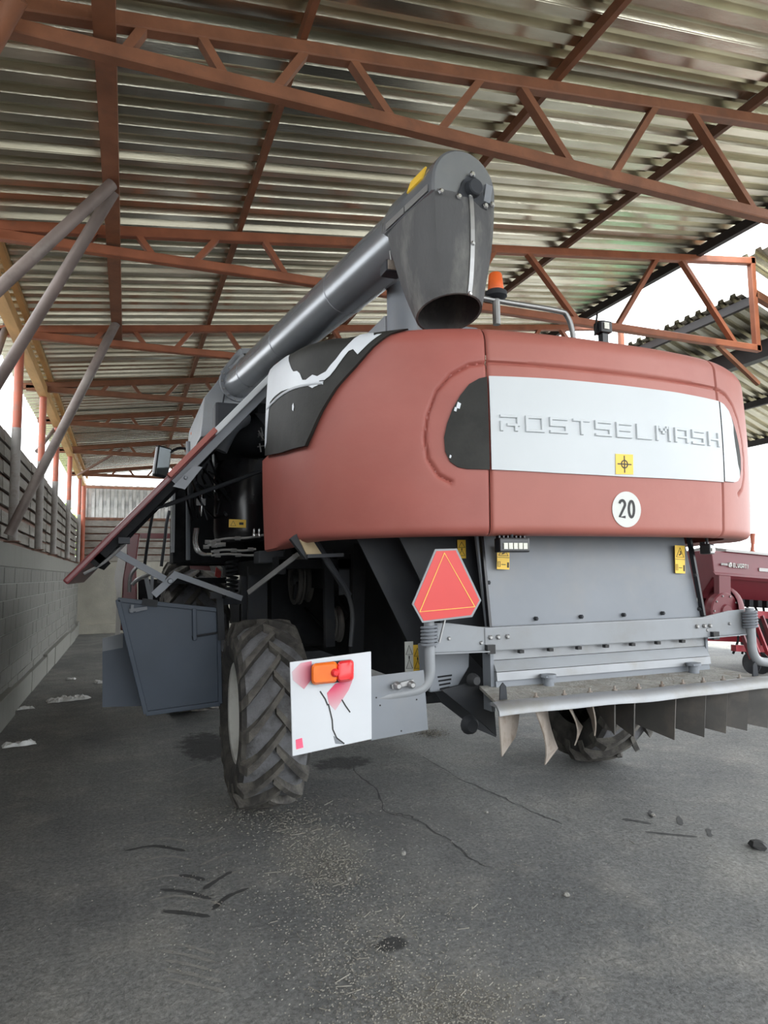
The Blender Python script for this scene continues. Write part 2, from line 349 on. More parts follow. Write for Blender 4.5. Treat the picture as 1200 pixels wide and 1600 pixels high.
# ------------------------------------------------------------------ setting: roof
SL = .128
def zr(x): return 4.66+SL*(x+1.0)          # top of the truss chord, underside of the purlins
PER = .205
def roof_sheet(parent, y, n, x0, x1, zf, name='roof_sheet', lap=0.):
    prof = []
    for i in range(n):
        q = y+i*PER; prof += [(q, 0), (q+.088, 0), (q+.106, .056), (q+.188, .056)]
    prof.append((y+n*PER+.01, 0)); v = []
    for yy, d in prof: v += [(x0, yy, zf(x0)+d+lap), (x1, yy, zf(x1)+d+lap)]
    mb = MB(); mb.add(v, [(2*i, 2*i+2, 2*i+3, 2*i+1) for i in range(len(prof)-1)])
    return mb.build(name, 'galv', parent)
ceil = bpy.data.objects.new('ceiling', None); COL.objects.link(ceil); ORG['ceiling'] = Vector((0,0,0))
tag(ceil, 'corrugated galvanised sheet roof over the harvester', kind='structure')
y = -4.0; k = 0
while y < 21.6:
    roof_sheet(ceil, y, 5, -1.62, 6.85, lambda x: zr(x)+.085, lap=.003*(k % 2)); y += 5*PER; k += 1
ceil2 = bpy.data.objects.new('ceiling', None); COL.objects.link(ceil2); ORG[ceil2.name] = Vector((0,0,0))
tag(ceil2, 'lower corrugated roof of the neighbouring shed on the right', kind='structure')
def z2(x): return 5.36-.38*(x-8.0)
y = 6.5; k = 0
while y < 21:
    roof_sheet(ceil2, y, 5, 7.9, 11.5, lambda x: z2(x)+.06, lap=.003*(k % 2)); y += 5*PER; k += 1
y = 1.2
while y < 6.2:
    roof_sheet(ceil2, y, 5, 7.72, 11.5, lambda x: z2(x)+.36, lap=.003*(k % 2)); y += 5*PER; k += 1

ordn = ['nearest', 'second', 'third', 'fourth', 'fifth', 'sixth', 'seventh']
# purlins along the roof
for x, lab in ((.95, 'thin purlin nearest the left eave beam, above the auger base'), (2.82, 'second thin purlin from the left eave, passing behind the spout'), (4.70, 'third thin purlin from the left eave, over the beacon')):
    mb = MB(); mb.beam((x, -5, zr(x)+.04), (x, 21.6, zr(x)+.045), .042, .08); o = mb.build('roof_purlin', 'rust_paint' if x < 4 else 'rust_dark', org=(x, 8, zr(x))); tag(o, 'rusty brown '+lab, 'purlin', 'roof purlins')
mb = MB(); mb.beam((6.72, -5, zr(6.72)+.03), (6.72, 21.6, zr(6.72)+.03), .07, .11); tag(mb.build('roof_purlin', 'beam_black', org=(6.72, 8, zr(6.72))), 'blackish edge purlin at the roof gap on the right', 'purlin', 'roof purlins')
# eave beams over the left wall
t = thing('eave_beam', (-1.22, 8, 4.5), 'orange eave beam, coloured as if sunlit, along the top of the left posts', 'beam')
mb = MB(); mb.beam((-1.22, -5, 4.49), (-1.22, 21.8, 4.49), .12, .14); mb.build('lower_beam', 'eave_wood_sunlit', t)
mb = MB(); mb.beam((-1.12, -5, 4.68), (-1.12, 21.8, 4.68), .06, .07); mb.build('upper_batten', 'eave_wood_sunlit', t)
# square beam under the chords
mb = MB(); mb.beam((-.19, -5, 4.655), (-.15, 9.05, 4.655), .115, .11); tag(mb.build('roof_beam', 'rust_paint', org=(-.18, 3, 4.65)), 'long brown square beam running under the trusses at left', 'beam')

# trusses
trY = [3.72, 6.15, 8.66, 11.12, 13.45, 16.5, 20.15]
trlab = ['nearest brown roof truss, directly above the spout head', 'second brown roof truss, with its upright end at right', 'third brown roof truss, crossing behind the auger tube', 'fourth brown roof truss back, ending at the second left post', 'fifth brown roof truss back, above the grain tank', 'sixth brown roof truss back, above the wing mirror', 'farthest brown roof truss in front of the end wall']
for Y, lab in zip(trY, trlab):
    t = thing('roof_truss', (3, Y, 4.5), lab, 'truss', 'roof trusses')
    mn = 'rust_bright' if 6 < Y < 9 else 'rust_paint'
    x1 = 7.72
    mb = MB(); mb.beam((-1.55, Y, zr(-1.55)-.045), (x1, Y, zr(x1)-.045), .08, .09, c=.008); mb.build('top_chord', mn, t)
    mb = MB(); mb.beam((-1.45, Y, 4.535), (x1, Y, 4.535), .08, .085, c=.008); mb.build('bottom_chord', mn, t)
    mb = MB(); mb.beam((x1-.04, Y, 4.5), (x1-.04, Y, zr(x1)), .08, .08, c=.008); mb.build('end_upright', mn, t)
    nodes = [(.04, -.06), (.34, .48), (.97, .78), (1.26, 1.53), (2.2, 1.87), (2.51, 2.91), (3.73, 3.29), (4.09, 4.7), (5.35, 4.95), (5.75, 6.4), (7.0, 6.7)] if Y < 5 else [(-.3, -.4), (.04, .18), (.75, .54), (1.18, 1.4), (2.25, 1.95), (2.65, 3.0), (3.75, 3.35), (4.17, 4.82), (6.07, 5.4), (6.45, 7.29)]
    for xt, xb in nodes:
        mb = MB(); mb.beam((xt, Y, zr(xt)-.06), (xb, Y, 4.55), .05, .07, up=(0,1,0)); mb.build('brace', mn, t)
# posts
plab = {8.72: 'nearest red and white tube post in view on the block wall', 11.17: 'second tube post from the camera, crossed by the slanting pipe', 13.40: 'third tube post from the camera on the block wall', 16.55: 'fourth tube post from the camera on the block wall', 20.2: 'last tube post on the block wall, near the far corner'}
for Y in post_y:
    if Y < 8: continue
    t = thing('wall_post', (-1.22, Y, 2.08), plab[Y], 'post', 'posts on the left wall')
    zc = 3.42
    mb = MB(); mb.tube([(-1.22, Y, 2.08), (-1.22, Y, zc)], .052, 14); mb.build('lower_tube', 'post_white', t, True)
    mb = MB(); mb.tube([(-1.22, Y, zc), (-1.22, Y, 4.43)], .05, 14); mb.build('upper_tube', 'post_red', t, True)
    mb = MB(); mb.box((-1.30, Y-.08, 2.08), (-1.14, Y+.08, 2.092)); mb.build('base_plate', 'rust_dark', t)
mb = MB(); mb.tube([(-1.2, 21.75, 2.08), (-1.2, 21.75, 4.5)], .06, 12); tag(mb.build('wall_post', 'post_red', smooth=True, org=(-1.2, 21.75, 2.08)), 'red corner post where the left wall meets the end wall', 'post', 'posts on the left wall')
# slanting pipes
def pipe(p, q, lab, r=.045, m='pipe_grey'):
    mb = MB(); mb.tube([p, q], r, 12); tag(mb.build('bracing_pipe', m, smooth=True, org=q), lab, 'pipe', 'slanting bracing pipes')
def alongY(u, v, X): return at(u, v, 'x', X)
pipe((-.15, 5.12, 4.58), at(-120, 560, 'x', -1.24), 'slanting brown pipe, upper of the two from the long beam')
pipe((-.14, 5.22, 4.58), at(-60, 690, 'x', -1.22), 'slanting grey pipe, lower of the two from the long beam')
pipe((-.16, 8.12, 4.60), at(13, 836, 'x', -1.16), 'long slanting pipe standing on the block wall top', .05)
pipe(at(12, 503, 'y', 8.75), at(-8, 562, 'y', 8.3), 'short slanting pipe outside the nearest red post', .04)
pipe(at(190, 702, 'y', 16.4), at(122, 742, 'y', 19.0), 'thin dark bracing pipe under the farthest truss', .03, 'rust_dark')
pipe((-1.28, 13.5, 4.4), at(58, 705, 'x', -1.36), 'short slanting pipe behind the third tube post', .035)
mb = MB(); mb.tube([at(28, -6, 'z', 4.55), at(-22, 85, 'z', 4.35)], .05, 12); tag(mb.build('bracing_pipe', 'rust_paint', smooth=True, org=(-.7, 3, 4.4)), 'thick brown pipe end in the upper left corner', 'pipe', 'slanting bracing pipes')
# neighbouring shed frame
mb = MB(); mb.beam((8.02, 6.4, z2(8.02)), (8.02, 21, z2(8.02)), .07, .12); tag(mb.build('roof_purlin', 'beam_black', org=(8.02, 12, 5.3)), 'dark edge purlin of the neighbouring shed roof', 'purlin', 'neighbouring purlins')
mb = MB(); mb.beam((8.75, 1, z2(8.75)-.2), (8.75, 21, z2(8.75)-.2), .16, .26); tag(mb.build('roof_beam', 'beam_black', org=(8.75, 12, 4.9)), 'heavy black beam under the neighbouring shed roof', 'beam')
for x, lab in ((9.15, 'dark purlin just below the heavy black beam next door'), (10.2, 'dark purlin halfway down the neighbouring roof'), (11.35, 'dark purlin at the lower edge of the neighbouring roof')):
    mb = MB(); mb.beam((x, 1, z2(x)), (x, 21, z2(x)), .07, .11); tag(mb.build('roof_purlin', 'beam_black', org=(x, 12, z2(x))), lab, 'purlin', 'neighbouring purlins')
for Y in (6.15, 11.12, 16.5):
    mb = MB(); mb.beam((7.7, Y, 5.28), (11.5, Y, 5.28-.38*3.3), .08, .1); tag(mb.build('roof_rafter', 'rust_paint', org=(8, Y, 5.2)), 'brown rafter under the neighbouring roof at the '+{6.15: 'second', 11.12: 'fourth', 16.5: 'sixth'}[Y]+' truss', 'rafter', 'neighbouring rafters')
mb = MB(); mb.beam((7.0, 6.15, 4.5), at(1185, 600, 'y', 6.15), .05, .05); tag(mb.build('roof_strut', 'rust_paint', org=(7, 6.15, 4.5)), 'short brown strut from the second truss to the black beam', 'strut')
for Y in (3.0, 11.0, 19.0):
    mb = MB(); mb.tube([(11.4, Y, 0), (11.4, Y, z2(11.4))], .06, 12); 
    if Y > 15: tag(mb.build('shed_post', 'post_red', smooth=True, org=(11.4, Y, 0)), 'slim red post of the neighbouring shed', 'post')

# ================================================================== combine harvester
XC = 2.43
HV = thing('combine_harvester', (XC, 5.0, 0), 'large red and grey combine harvester with its left side shields open', 'combine harvester')
# ---- hood: plan curve, s = arc length from the middle of the tail (right positive)
_h = crv([Vector((-.4, 2.80, 0))]+[Vector((d, y, 0)) for d, y in [(0,2.79),(.4,2.80),(.78,2.85),(1.05,2.95),(1.25,3.08),(1.40,3.24),(1.50,3.45),(1.55,3.80),(1.56,4.45)]], 12)[12:]
_hx = np.array([p.x for p in _h]); _hy = np.array([p.y for p in _h]); _hl = np.concatenate([[0], np.cumsum(np.hypot(np.diff(_hx), np.diff(_hy)))])
SMAX = float(_hl[-1])
def hplan(s):
    a = abs(s); sg = 1 if s >= 0 else -1
    def pt(q): return np.interp(q, _hl, _hx), np.interp(q, _hl, _hy)
    x, y = pt(a); x0, y0 = pt(max(0, a-.02)); x1, y1 = pt(min(SMAX, a+.02)); tx, ty = x1-x0, y1-y0; l = math.hypot(tx, ty)
    return Vector((XC+sg*x, y, 0)), Vector((sg*ty/l, -tx/l, 0))
ZB = 1.832
def ztop(s): return 2.905+(.13*max(0, (-s-1.5))/1.0 if s < -1.5 else 0)
def zbot(s): return ZB-(.022*min(1, max(0, (abs(s)-1.9)/.6)))
def hoff(s, z):
    zb, zt = zbot(s), ztop(s); o = 0.018*math.sin(PI*min(1, max(0, (z-zb)/(zt-zb))))
    rb, rt = (.05 if s > -2.2 else max(.016, .05-.12*(-2.2-s))), .10
    if z-zb < rb: q = 1-(z-zb)/rb; o -= rb*(1-math.sqrt(max(0, 1-min(1,q)**2)))
    if zt-z < rt: q = 1-(zt-z)/rt; o -= rt*(1-math.sqrt(max(0, 1-min(1,q)**2)))
    return o
def hs(s, z, off=0.):
    p, n = hplan(s); q = p+n*(hoff(s, z)+off); return Vector((q.x, q.y, z))
# grooves of the window surround, as (s, z) polylines
gl = [(-.765, 2.700), (-.86, 2.683), (-.95, 2.632), (-1.02, 2.55), (-1.066, 2.43), (-1.082, 2.32), (-1.068, 2.21), (-1.02, 2.13), (-.957, 2.095)]
GR = [[(.765, 2.70), (0, 2.705), (-.765, 2.70)], gl, [(-a, b) for a, b in gl]]
def _seg(P): return np.array([(a[0], a[1], b[0], b[1]) for a, b in zip(P[:-1], P[1:])])
GSEG = np.concatenate([_seg(P) for P in GR])
def groove(s, z):
    ax, ay, bx, by = GSEG.T; dx, dy = bx-ax, by-ay; t = np.clip(((s-ax)*dx+(z-ay)*dy)/(dx*dx+dy*dy), 0, 1)
    d = np.min(np.hypot(ax+t*dx-s, ay+t*dy-z)); return -.017*math.exp(-(d/.008)**2)
def hood_grid(s0, s1, name, m, ns):
    zs = list(np.concatenate([np.linspace(0, .05, 6), np.linspace(.055, .24, 16)[1:], np.linspace(.24, .82, 78)[1:], np.linspace(.82, 1, 22)[1:]]))
    v = []; nr = len(zs)+2
    for i in range(ns+1):
        s = s0+(s1-s0)*i/ns; zb, zt = zbot(s), ztop(s); p, n = hplan(s); end = 0
        q = p+n*(hoff(s, zb)-.10); v.append((q.x, q.y, zb+.015))
        for t in zs:
            z = zb+(zt-zb)*t; p, n = hplan(max(s, -2.545) if z > 2.428 else s); o = hoff(s, z)+(groove(s, z) if abs(s) < 1.2 and z > 2.05 else 0)
            e = min(abs(s-s0), abs(s-s1)); o -= .016*math.exp(-(e/.006)**2) if (abs(abs(s)-.765) < .05) else 0
            q = p+n*o; v.append((q.x, q.y, z))
        q = p+n*(-.55); v.append((q.x, q.y, zt+.03))
    f = [(i*nr+j, (i+1)*nr+j, (i+1)*nr+j+1, i*nr+j+1) for i in range(ns) for j in range(nr-1)]
    mb = MB(); mb.add(v, f); return mb.build(name, m, HV, True)
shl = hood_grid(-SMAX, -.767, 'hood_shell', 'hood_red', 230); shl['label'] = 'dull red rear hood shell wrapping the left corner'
tg = hood_grid(-.763, .763, 'tailgate', 'hood_red_lit', 200); tg['label'] = 'faded red tailgate, toned brighter as lit, between the hood seams'
shr = hood_grid(.767, SMAX, 'hood_shell', 'hood_red_lit', 200); shr['label'] = 'faded red rear hood shell, toned brighter as lit, wrapping the right corner'
def hpatch(poly, name, m, parent, off=.004, th=.006, step=.03, smooth=True):
    """polygon given in (s, z) laid on the hood as a thin curved sheet"""
    bm = bmesh.new(); bm.faces.new([bm.verts.new((a, b, 0)) for a, b in poly])
    ss = [p[0] for p in poly]; zz = [p[1] for p in poly]
    q = min(ss)+step
    while q < max(ss): bmesh.ops.bisect_plane(bm, geom=bm.verts[:]+bm.edges[:]+bm.faces[:], plane_co=(q, 0, 0), plane_no=(1, 0, 0)); q += step
    q = min(zz)+step
    while q < max(zz): bmesh.ops.bisect_plane(bm, geom=bm.verts[:]+bm.edges[:]+bm.faces[:], plane_co=(0, q, 0), plane_no=(0, 1, 0)); q += step
    if th:
        r = bmesh.ops.extrude_face_region(bm, geom=bm.faces[:]); 
        for v in r['geom']:
            if isinstance(v, bmesh.types.BMVert): v.co.z = th
    mb = MB(); bm.verts.ensure_lookup_table(); bm.verts.index_update()
    mb.add([hs(v.co.x, v.co.y, off+v.co.z) for v in bm.verts], [tuple(v.index for v in f.verts) for f in bm.faces]); bm.free()
    return mb.build(name, m, parent, smooth)
# window band: dark left end, white middle, white right end with a torn dark edge
lw = [(-.770, 2.622), (-.81, 2.612), (-.86, 2.582), (-.905, 2.525), (-.945, 2.455), (-.972, 2.385), (-.988, 2.315), (-.984, 2.245), (-.962, 2.195), (-.925, 2.168), (-.88, 2.158), (-.770, 2.155)]
hpatch(lw, 'end_pane', 'black_plastic', shl)['label'] = 'blackened plastic end of the white band'
hpatch([(-.760, 2.155), (-.4, 2.146), (0, 2.143), (.4, 2.146), (.760, 2.150), (.760, 2.624), (.4, 2.632), (0, 2.634), (-.4, 2.632), (-.760, 2.626)], 'name_panel', 'panel_white', tg)['label'] = 'white name panel across the tailgate'
rw = [(-a, b) for a, b in lw]; hpatch(rw, 'end_pane', 'black_plastic', shr)
hpatch([(.770, 2.622), (.81, 2.612), (.86, 2.582), (.885, 2.548), (.905, 2.50), (.90, 2.45), (.91, 2.38), (.925, 2.32), (.935, 2.27), (.955, 2.235), (.958, 2.195), (.925, 2.168), (.88, 2.158), (.770, 2.155)], 'film_patch', 'panel_white', shr, off=.008, th=.003)
for a, b, c in ((-.915, 2.475, .012), (-.93, 2.455, .008), (-.96, 2.22, .006)):
    hpatch([(a-c, b-c), (a+c*.4, b-c*1.6), (a+c, b+c*.6), (a-c*.3, b+c*1.4)], 'paint_chip', 'film_white', shl, off=.011, th=.001)
# raised lettering
GL = {  # strokes of a squared letter in a unit cell: x0, y0, x1, y1
 'R': [(0,.0,.16,.62),(0,.82,1,1),(.84,.42,1,1),(.34,.30,1,.48),(.72,0,.90,.36)],
 'O': [(0,0,.17,1),(.83,0,1,1),(0,.82,1,1),(0,0,1,.18)],
 'S': [(0,.82,1,1),(0,.42,.17,1),(0,.41,1,.59),(.83,0,1,.59),(0,0,1,.18)],
 'T': [(0,.82,1,1),(.42,0,.59,1)],
 'E': [(0,0,.17,1),(0,.82,1,1),(0,.41,.92,.59),(0,0,1,.18)],
 'L': [(0,0,.17,1),(0,0,1,.18)],
 'M': [(0,0,.16,1),(.84,0,1,1),(.16,.78,.30,1),(.28,.62,.42,.86),(.40,.46,.60,.70),(.58,.62,.72,.86),(.70,.78,.84,1)],
 'A': [(0,0,.17,1),(.83,0,1,1),(0,.82,1,1),(0,.30,1,.47)],
 'H': [(0,0,.17,1),(.83,0,1,1),(0,.41,1,.59)]}
ns_ = bpy.data.objects.get('name_panel'); word = 'ROSTSELMASH'; cw = .104; pitch = (1.44-cw)/(len(word)-1)
for i, ch in enumerate(word):
    mb = MB(); a0 = -.715+i*pitch; z0, hgt = 2.347, .083
    for x0, y0, x1, y1 in GL[ch]:
        n = max(1, int((x1-x0)/.3)); e = .004
        def rg(o, k): return [hs(a0+x*cw, z0+y*hgt, o) for x, y in ((x0+k*.04, y0+k*.05), (x1-k*.04, y0+k*.05), (x1-k*.04, y1-k*.05), (x0+k*.04, y1-k*.05))]
        mb.loft([rg(.008, 0), rg(.016, .1), rg(.020, .6)])
    mb.build('raised_letter', 'panel_white', ns_)
# roundel with 20, yellow target sticker
def hdisc(cs, cz, r, name, m, parent, off, n=40): return hpatch([(cs+r*math.cos(2*PI*k/n), cz+r*math.sin(2*PI*k/n)) for k in range(n)], name, m, parent, off=off, th=.002, step=.05)
rd = hdisc(.018, 1.972, .094, 'speed_roundel', 'sticker_white', tg, .002); rd['label'] = 'white round sticker reading 20'
def arc2(cx, cy, rx, ry, a0, a1, n=12): return [(cx+rx*math.cos(math.radians(a0+(a1-a0)*k/n)), cy+ry*math.sin(math.radians(a0+(a1-a0)*k/n))) for k in range(n+1)]
def stroke(poly, wd, f, parent, name, m, closed=False):
    """flat drawn line: poly in local 2d, f maps 2d + lift to 3d"""
    P = [Vector((a, b, 0)) for a, b in poly]; n = len(P); v = []; mb = MB()
    for i, p in enumerate(P):
        d = (P[(i+1) % n if closed else min(i+1, n-1)]-P[i-1 if (closed or i) else 0]).normalized(); r = Vector((d.y, -d.x, 0))*wd/2
        for q in (p+r, p-r): v += [f(q.x, q.y, 0), f(q.x, q.y, .0012)]
    fs = []
    for i in range(n if closed else n-1):
        a, b = 4*i, 4*((i+1) % n); fs += [(a+1, a+3, b+3, b+1), (a, b, b+2, a+2), (a, a+1, b+1, b), (a+2, b+2, b+3, a+3)]
    mb.add(v, fs); return mb.build(name, m, parent)
F = lambda a, b, o: hs(.018+a, 1.972+b, .005+o)
two = arc2(-.030, .026, .018, .020, 170, -20)+[(-.047, -.040), (-.010, -.040)]
stroke(two, .014, F, rd, 'numeral', 'ink'); stroke(arc2(.030, .002, .017, .042, 0, 345, 20), .014, F, rd, 'numeral', 'ink', True)
tgt = hpatch([(-.057, 2.153), (.058, 2.156), (.060, 2.262), (-.055, 2.260)], 'target_sticker', 'sticker_yellow', ns_, off=.012, th=.001); tgt['label'] = 'yellow square sticker with a crosshair'
F = lambda a, b, o: hs(.001+a, 2.208+b, .0135+o)
for pl, cl in (([(-.045, 0), (.045, 0)], False), ([(0, -.045), (0, .045)], False), (arc2(0, 0, .02, .02, 0, 345, 20), True)): stroke(pl, .006, F, tgt, 'crosshair_line', 'ink', cl)
# black upper side panel with torn white film
rb_ = [(-2.56, 2.425), (-2.126, 2.368), (-1.771, 2.344), (-1.718, 2.398), (-1.636, 2.505), (-1.544, 2.609), (-1.424, 2.709), (-1.334, 2.797), (-1.247, 2.864), (-1.16, 2.896)]
top = [(s, ztop(s)-.003) for s in (-1.25, -1.4, -1.6, -1.8, -2.0, -2.2, -2.35, -2.50)]
bp_ = hpatch(rb_+top+[(-2.53, 2.75)], 'upper_side_panel', 'black_plastic', shl, off=.006, th=.02); bp_['label'] = 'black plastic upper side panel with torn white film'
wf = [(-2.50, ztop(-2.5)-.012), (-2.28, ztop(-2.28)-.02), (-2.07, ztop(-2.07)-.035), (-2.02, 2.90), (-1.98, 2.854), (-1.95, 2.82), (-1.92, 2.796), (-1.87, 2.785), (-1.834, 2.762), (-1.80, 2.715), (-1.76, 2.705), (-1.70, 2.718), (-1.66, 2.70), (-1.60, 2.712), (-1.57, 2.74), (-1.535, 2.765), (-1.50, 2.80), (-1.47, 2.825), (-1.44, 2.862), (-1.42, 2.886), (-1.37, 2.893), (-1.34, 2.885), (-1.33, 2.862), (-1.315, 2.868), (-1.29, 2.868), (-1.33, 2.835), (-1.36, 2.81), (-1.41, 2.768), (-1.435, 2.80), (-1.46, 2.795), (-1.49, 2.765), (-1.54, 2.712), (-1.575, 2.682), (-1.61, 2.668), (-1.645, 2.673), (-1.655, 2.65), (-1.70, 2.645), (-1.74, 2.668), (-1.80, 2.680), (-1.90, 2.70), (-2.0, 2.716), (-2.125, 2.735), (-2.30, 2.745), (-2.415, 2.742), (-2.44, 2.70), (-2.46, 2.64), (-2.48, 2.58), (-2.50, 2.50), (-2.545, 2.47), (-2.535, 2.75)]
hpatch(wf, 'film_patch', 'film_white', bp_, off=.028, th=.0025)
hpatch([(-1.92, 2.60), (-1.905, 2.61), (-1.895, 2.585), (-1.905, 2.565), (-1.918, 2.575)], 'film_patch', 'film_white', bp_, off=.028, th=.002)
mb = MB(); rg = [(-2.5, 2.72), (-2.2, 2.715), (-1.95, 2.70), (-1.75, 2.675), (-1.62, 2.655)]
pts = [Vector((a, b, 0)) for a, b in rg]; pts = crv(pts, 6)
mb.tube([hs(p.x, p.y, .026) for p in pts], .010, 8); mb.build('panel_ridge', 'film_white', bp_, True)

# ---- unloading auger
AH = Vector((1.575, 2.86, 3.615)); AB = Vector((1.165, 7.55, 3.85)); AD = (AB-AH).normalized(); AR = AD.cross(Vector((0,0,1))).normalized()  # AR points to the left of the machine? fixed below
if AR.x > 0: AR = -AR
AU = AR.cross(AD); AU = AU if AU.z > 0 else -AU
au = MB(); L_ = (AB-AH).length; au.lathe(AH+AD*.02, AD, [(0, .165), (.0, .172), (L_-.05, .172), (L_, .172)], 40); aug = au.build('unloading_auger', 'auger_grey', HV, True); aug['label'] = 'long grey unloading auger tube'
for d in (1.55, 2.9, 4.1):
    mb = MB(); mb.lathe(AH+AD*d, AD, [(-.006, .172), (-.004, .1765), (.004, .1765), (.006, .172)], 40, True); mb.build('weld_band', 'auger_grey', aug, True)
mb = MB(); mb.lathe(AB, AD, [(-.05, .172), (-.05, .215), (-.015, .215), (-.015, .20), (.02, .215), (.05, .215), (.05, .17)], 40); fg = mb.build('base_flange', 'machine_grey', aug, True)
mb = MB()
for k in range(14):
    a = 2*PI*k/14; mb.bolt(AB-AD*.05+(AR*math.cos(a)+AU*math.sin(a))*.195, -AD, .012, .016)
mb.build('flange_bolts', 'steel', aug)
mb = MB(); mb.tube(crv([AB, AB+AD*.22-AU*.02, AB+AD*.36-AU*.16, AB+AD*.38-AU*.45, AB+AD*.38-AU*1.0], 6), .175, 24); mb.build('base_elbow', 'machine_grey_l', aug, True)
# head: housing with a round top, end plate
def hring(t, r, dn, ins=0.):
    P = []
    for k in range(19):
        a = PI*k/18; P.append(AH+AD*t+AR*math.cos(a)*(r-ins)+AU*math.sin(a)*(r-ins))
    for k in range(6): P.append(AH+AD*t-AR*(r-ins)*(1-k/2.5)-AU*dn*(1 if 0 < k < 5 else .6))
    return P
mb = MB(); mb.loft([hring(-.012, .19, .10, .012), hring(0, .19, .10), hring(.52, .19, .10), hring(.60, .175, .05)]); head = mb.build('spout_head', 'auger_grey', aug, True); head['label'] = 'round-topped grey end housing of the auger'
mb = MB(); mb.lathe(AH+AR*-.035+AU*-.015, -AD, [(0, .065), (.02, .065), (.024, .045), (.06, .042), (.066, .036)], 24); mb.build('bearing_cap', 'dark_grey', head, True)
mb = MB(); c = AH-AD*.018-AR*.035-AU*.015
mb.prism([c+AR*.10-AU*.07, c-AR*.09-AU*.085, c-AR*.055+AU*.03, c-AR*.0+AU*.09, c+AR*.05+AU*.04], -AD*.008); mb.build('bearing_plate', 'dark_grey', head)
mb = MB()
for a, b in ((.085, -.06), (-.075, -.07), (.005, .075)): mb.bolt(c+AR*a+AU*b-AD*.008, -AD, .017, .018)
for a, b in ((.155, -.075), (-.150, -.07)): mb.bolt(AH+AR*a+AU*b-AD*.03, -AD, .015, .016)
mb.build('bolt_set', 'chrome', head)
mb = MB(); mb.beam(AH-AR*.125-AU*.06-AD*.02, AH-AR*.14+AU*.035-AD*.02, .04, .014, up=AD); mb.build('latch_tab', 'machine_grey', head)
# rubber skirt
r0 = []; n = 32
for k in range(n):
    a = 2*PI*k/n; cx_, cy_ = math.cos(a), math.sin(a); q = 1/max(abs(cx_), abs(cy_))**.85
    r0.append(AH+AD*(.255+.285*q*cy_*.98)-AR*(.192*q*cx_*.98)-AU*.05)
c1 = Vector((1.575, 3.06, 3.022)); r1 = [c1+Vector((math.cos(2*PI*k/n)*.172, math.sin(2*PI*k/n)*.19, -.036*math.sin(2*PI*k/n))) for k in range(n)]
rings = []
for j in range(9):
    t = j/8; e = t*t*(3-2*t)*.35+t*.65
    rings.append([r0[k].lerp(r1[k], e)+ (r0[k]-(AH+AD*.25)).normalized()*.02*math.sin(PI*t) for k in range(n)])
inner = [[p+(sum(rg_, Vector())/n-p).normalized()*.012 for p in rg_] for rg_ in rings]
mb = MB(); mb.loft(rings+inner[::-1], False, False); sk = mb.build('rubber_skirt', 'rubber_skirt', aug, True); sk['label'] = 'worn black rubber discharge skirt'
mb = MB()
for j in range(8):
    f0, f1 = rings[j], rings[j+1]; k = 24
    a = f0[k].lerp(f0[k+1], .6); b = f1[k].lerp(f1[k+1], .6); mb.beam(a-AD*.006, b-AD*.006, .024, .006, up=-AD)
mb.build('metal_strip', 'steel', sk)
for j in (0, 4, 8): mb = MB(); mb.bolt(rings[j][24].lerp(rings[j][25], .6)-AD*.008, -AD, .012, .01); mb.build('strip_bolt', 'chrome', sk)
for t0, t1 in ((.03, .27), (.28, .50)):
    mb = MB(); mb.beam(AH+AD*t0+AR*.196-AU*.035, AH+AD*t1+AR*.196-AU*.035, .006, .035); mb.build('clamp_strip', 'steel', head)
stk = MB(); stk.prism([AH+AD*.10+AR*.185+AU*.045, AH+AD*.26+AR*.185+AU*.045, AH+AD*.26+AR*.160+AU*.115, AH+AD*.10+AR*.160+AU*.115], AR*.008+AU*.004); stk.build('warning_sticker', 'sticker_yellow', head)
# work lamp under the auger
lp = at(612, 421, 'y', 3.42)
mb = MB(); mb.box(lp-Vector((.055, .05, .035)), lp+Vector((.055, .05, .035))); wl_ = mb.build('auger_lamp', 'dark_grey', aug, bevel=.012)
mb = MB(); mb.box(lp+Vector((-.045, -.056, -.028)), lp+Vector((.045, -.05, .028))); mb.build('lamp_lens', 'fin_rust', wl_, bevel=.003)
mb = MB(); mb.tube([lp+Vector((0, 0, .035)), lp+Vector((-.01, 0, .11))], .005, 6); mb.build('lamp_wire', 'steel', wl_)
# things behind the spout on the roof
mb = MB(); mb.box((1.62, 4.1, 2.6), (2.35, 5.6, 3.42)); mb.build('engine_deck_cover', 'machine_grey_l', HV, bevel=.02)
mb = MB(); mb.lathe(at(628, 480, 'y', 3.95)-Vector((0,0,.5)), (0,0,1), [(0, .10), (.62, .10), (.66, .085), (.70, .06)], 20); mb.build('exhaust_pipe', 'machine_grey', HV, True)
bc = at(775, 468, 'y', 4.3)
mb = MB(); mb.lathe(bc, (0,0,1), [(0, .05), (.02, .085), (.055, .085), (.07, .062)], 24); bcn = mb.build('beacon', 'dark_grey', HV, True)
mb = MB(); mb.lathe(bc, (0,0,1), [(.068, .06), (.075, .062), (.19, .052), (.205, .045), (.21, .0)], 24, True); mb.build('beacon_dome', 'beacon_orange', bcn, True)
mb = MB(); mb.tube([bc-Vector((0,0,.2)), bc], .03, 10); mb.build('beacon_stem', 'steel', bcn)
mb = MB(); mb.tube(crv([at(735, 462, 'y', 4.3), at(790, 472, 'y', 4.3), at(868, 485, 'y', 4.3), at(886, 494, 'y', 4.3), at(896, 530, 'y', 4.3), at(897, 600, 'y', 4.3)], 6), .022, 10); mb.build('handrail', 'steel', HV, True)
cp = at(942, 513, 'y', 3.05)
mb = MB(); mb.box(cp-Vector((.04, .035, .035)), cp+Vector((.04, .035, .035))); wc = mb.build('roof_lamp', 'black_gloss', HV, bevel=.008)
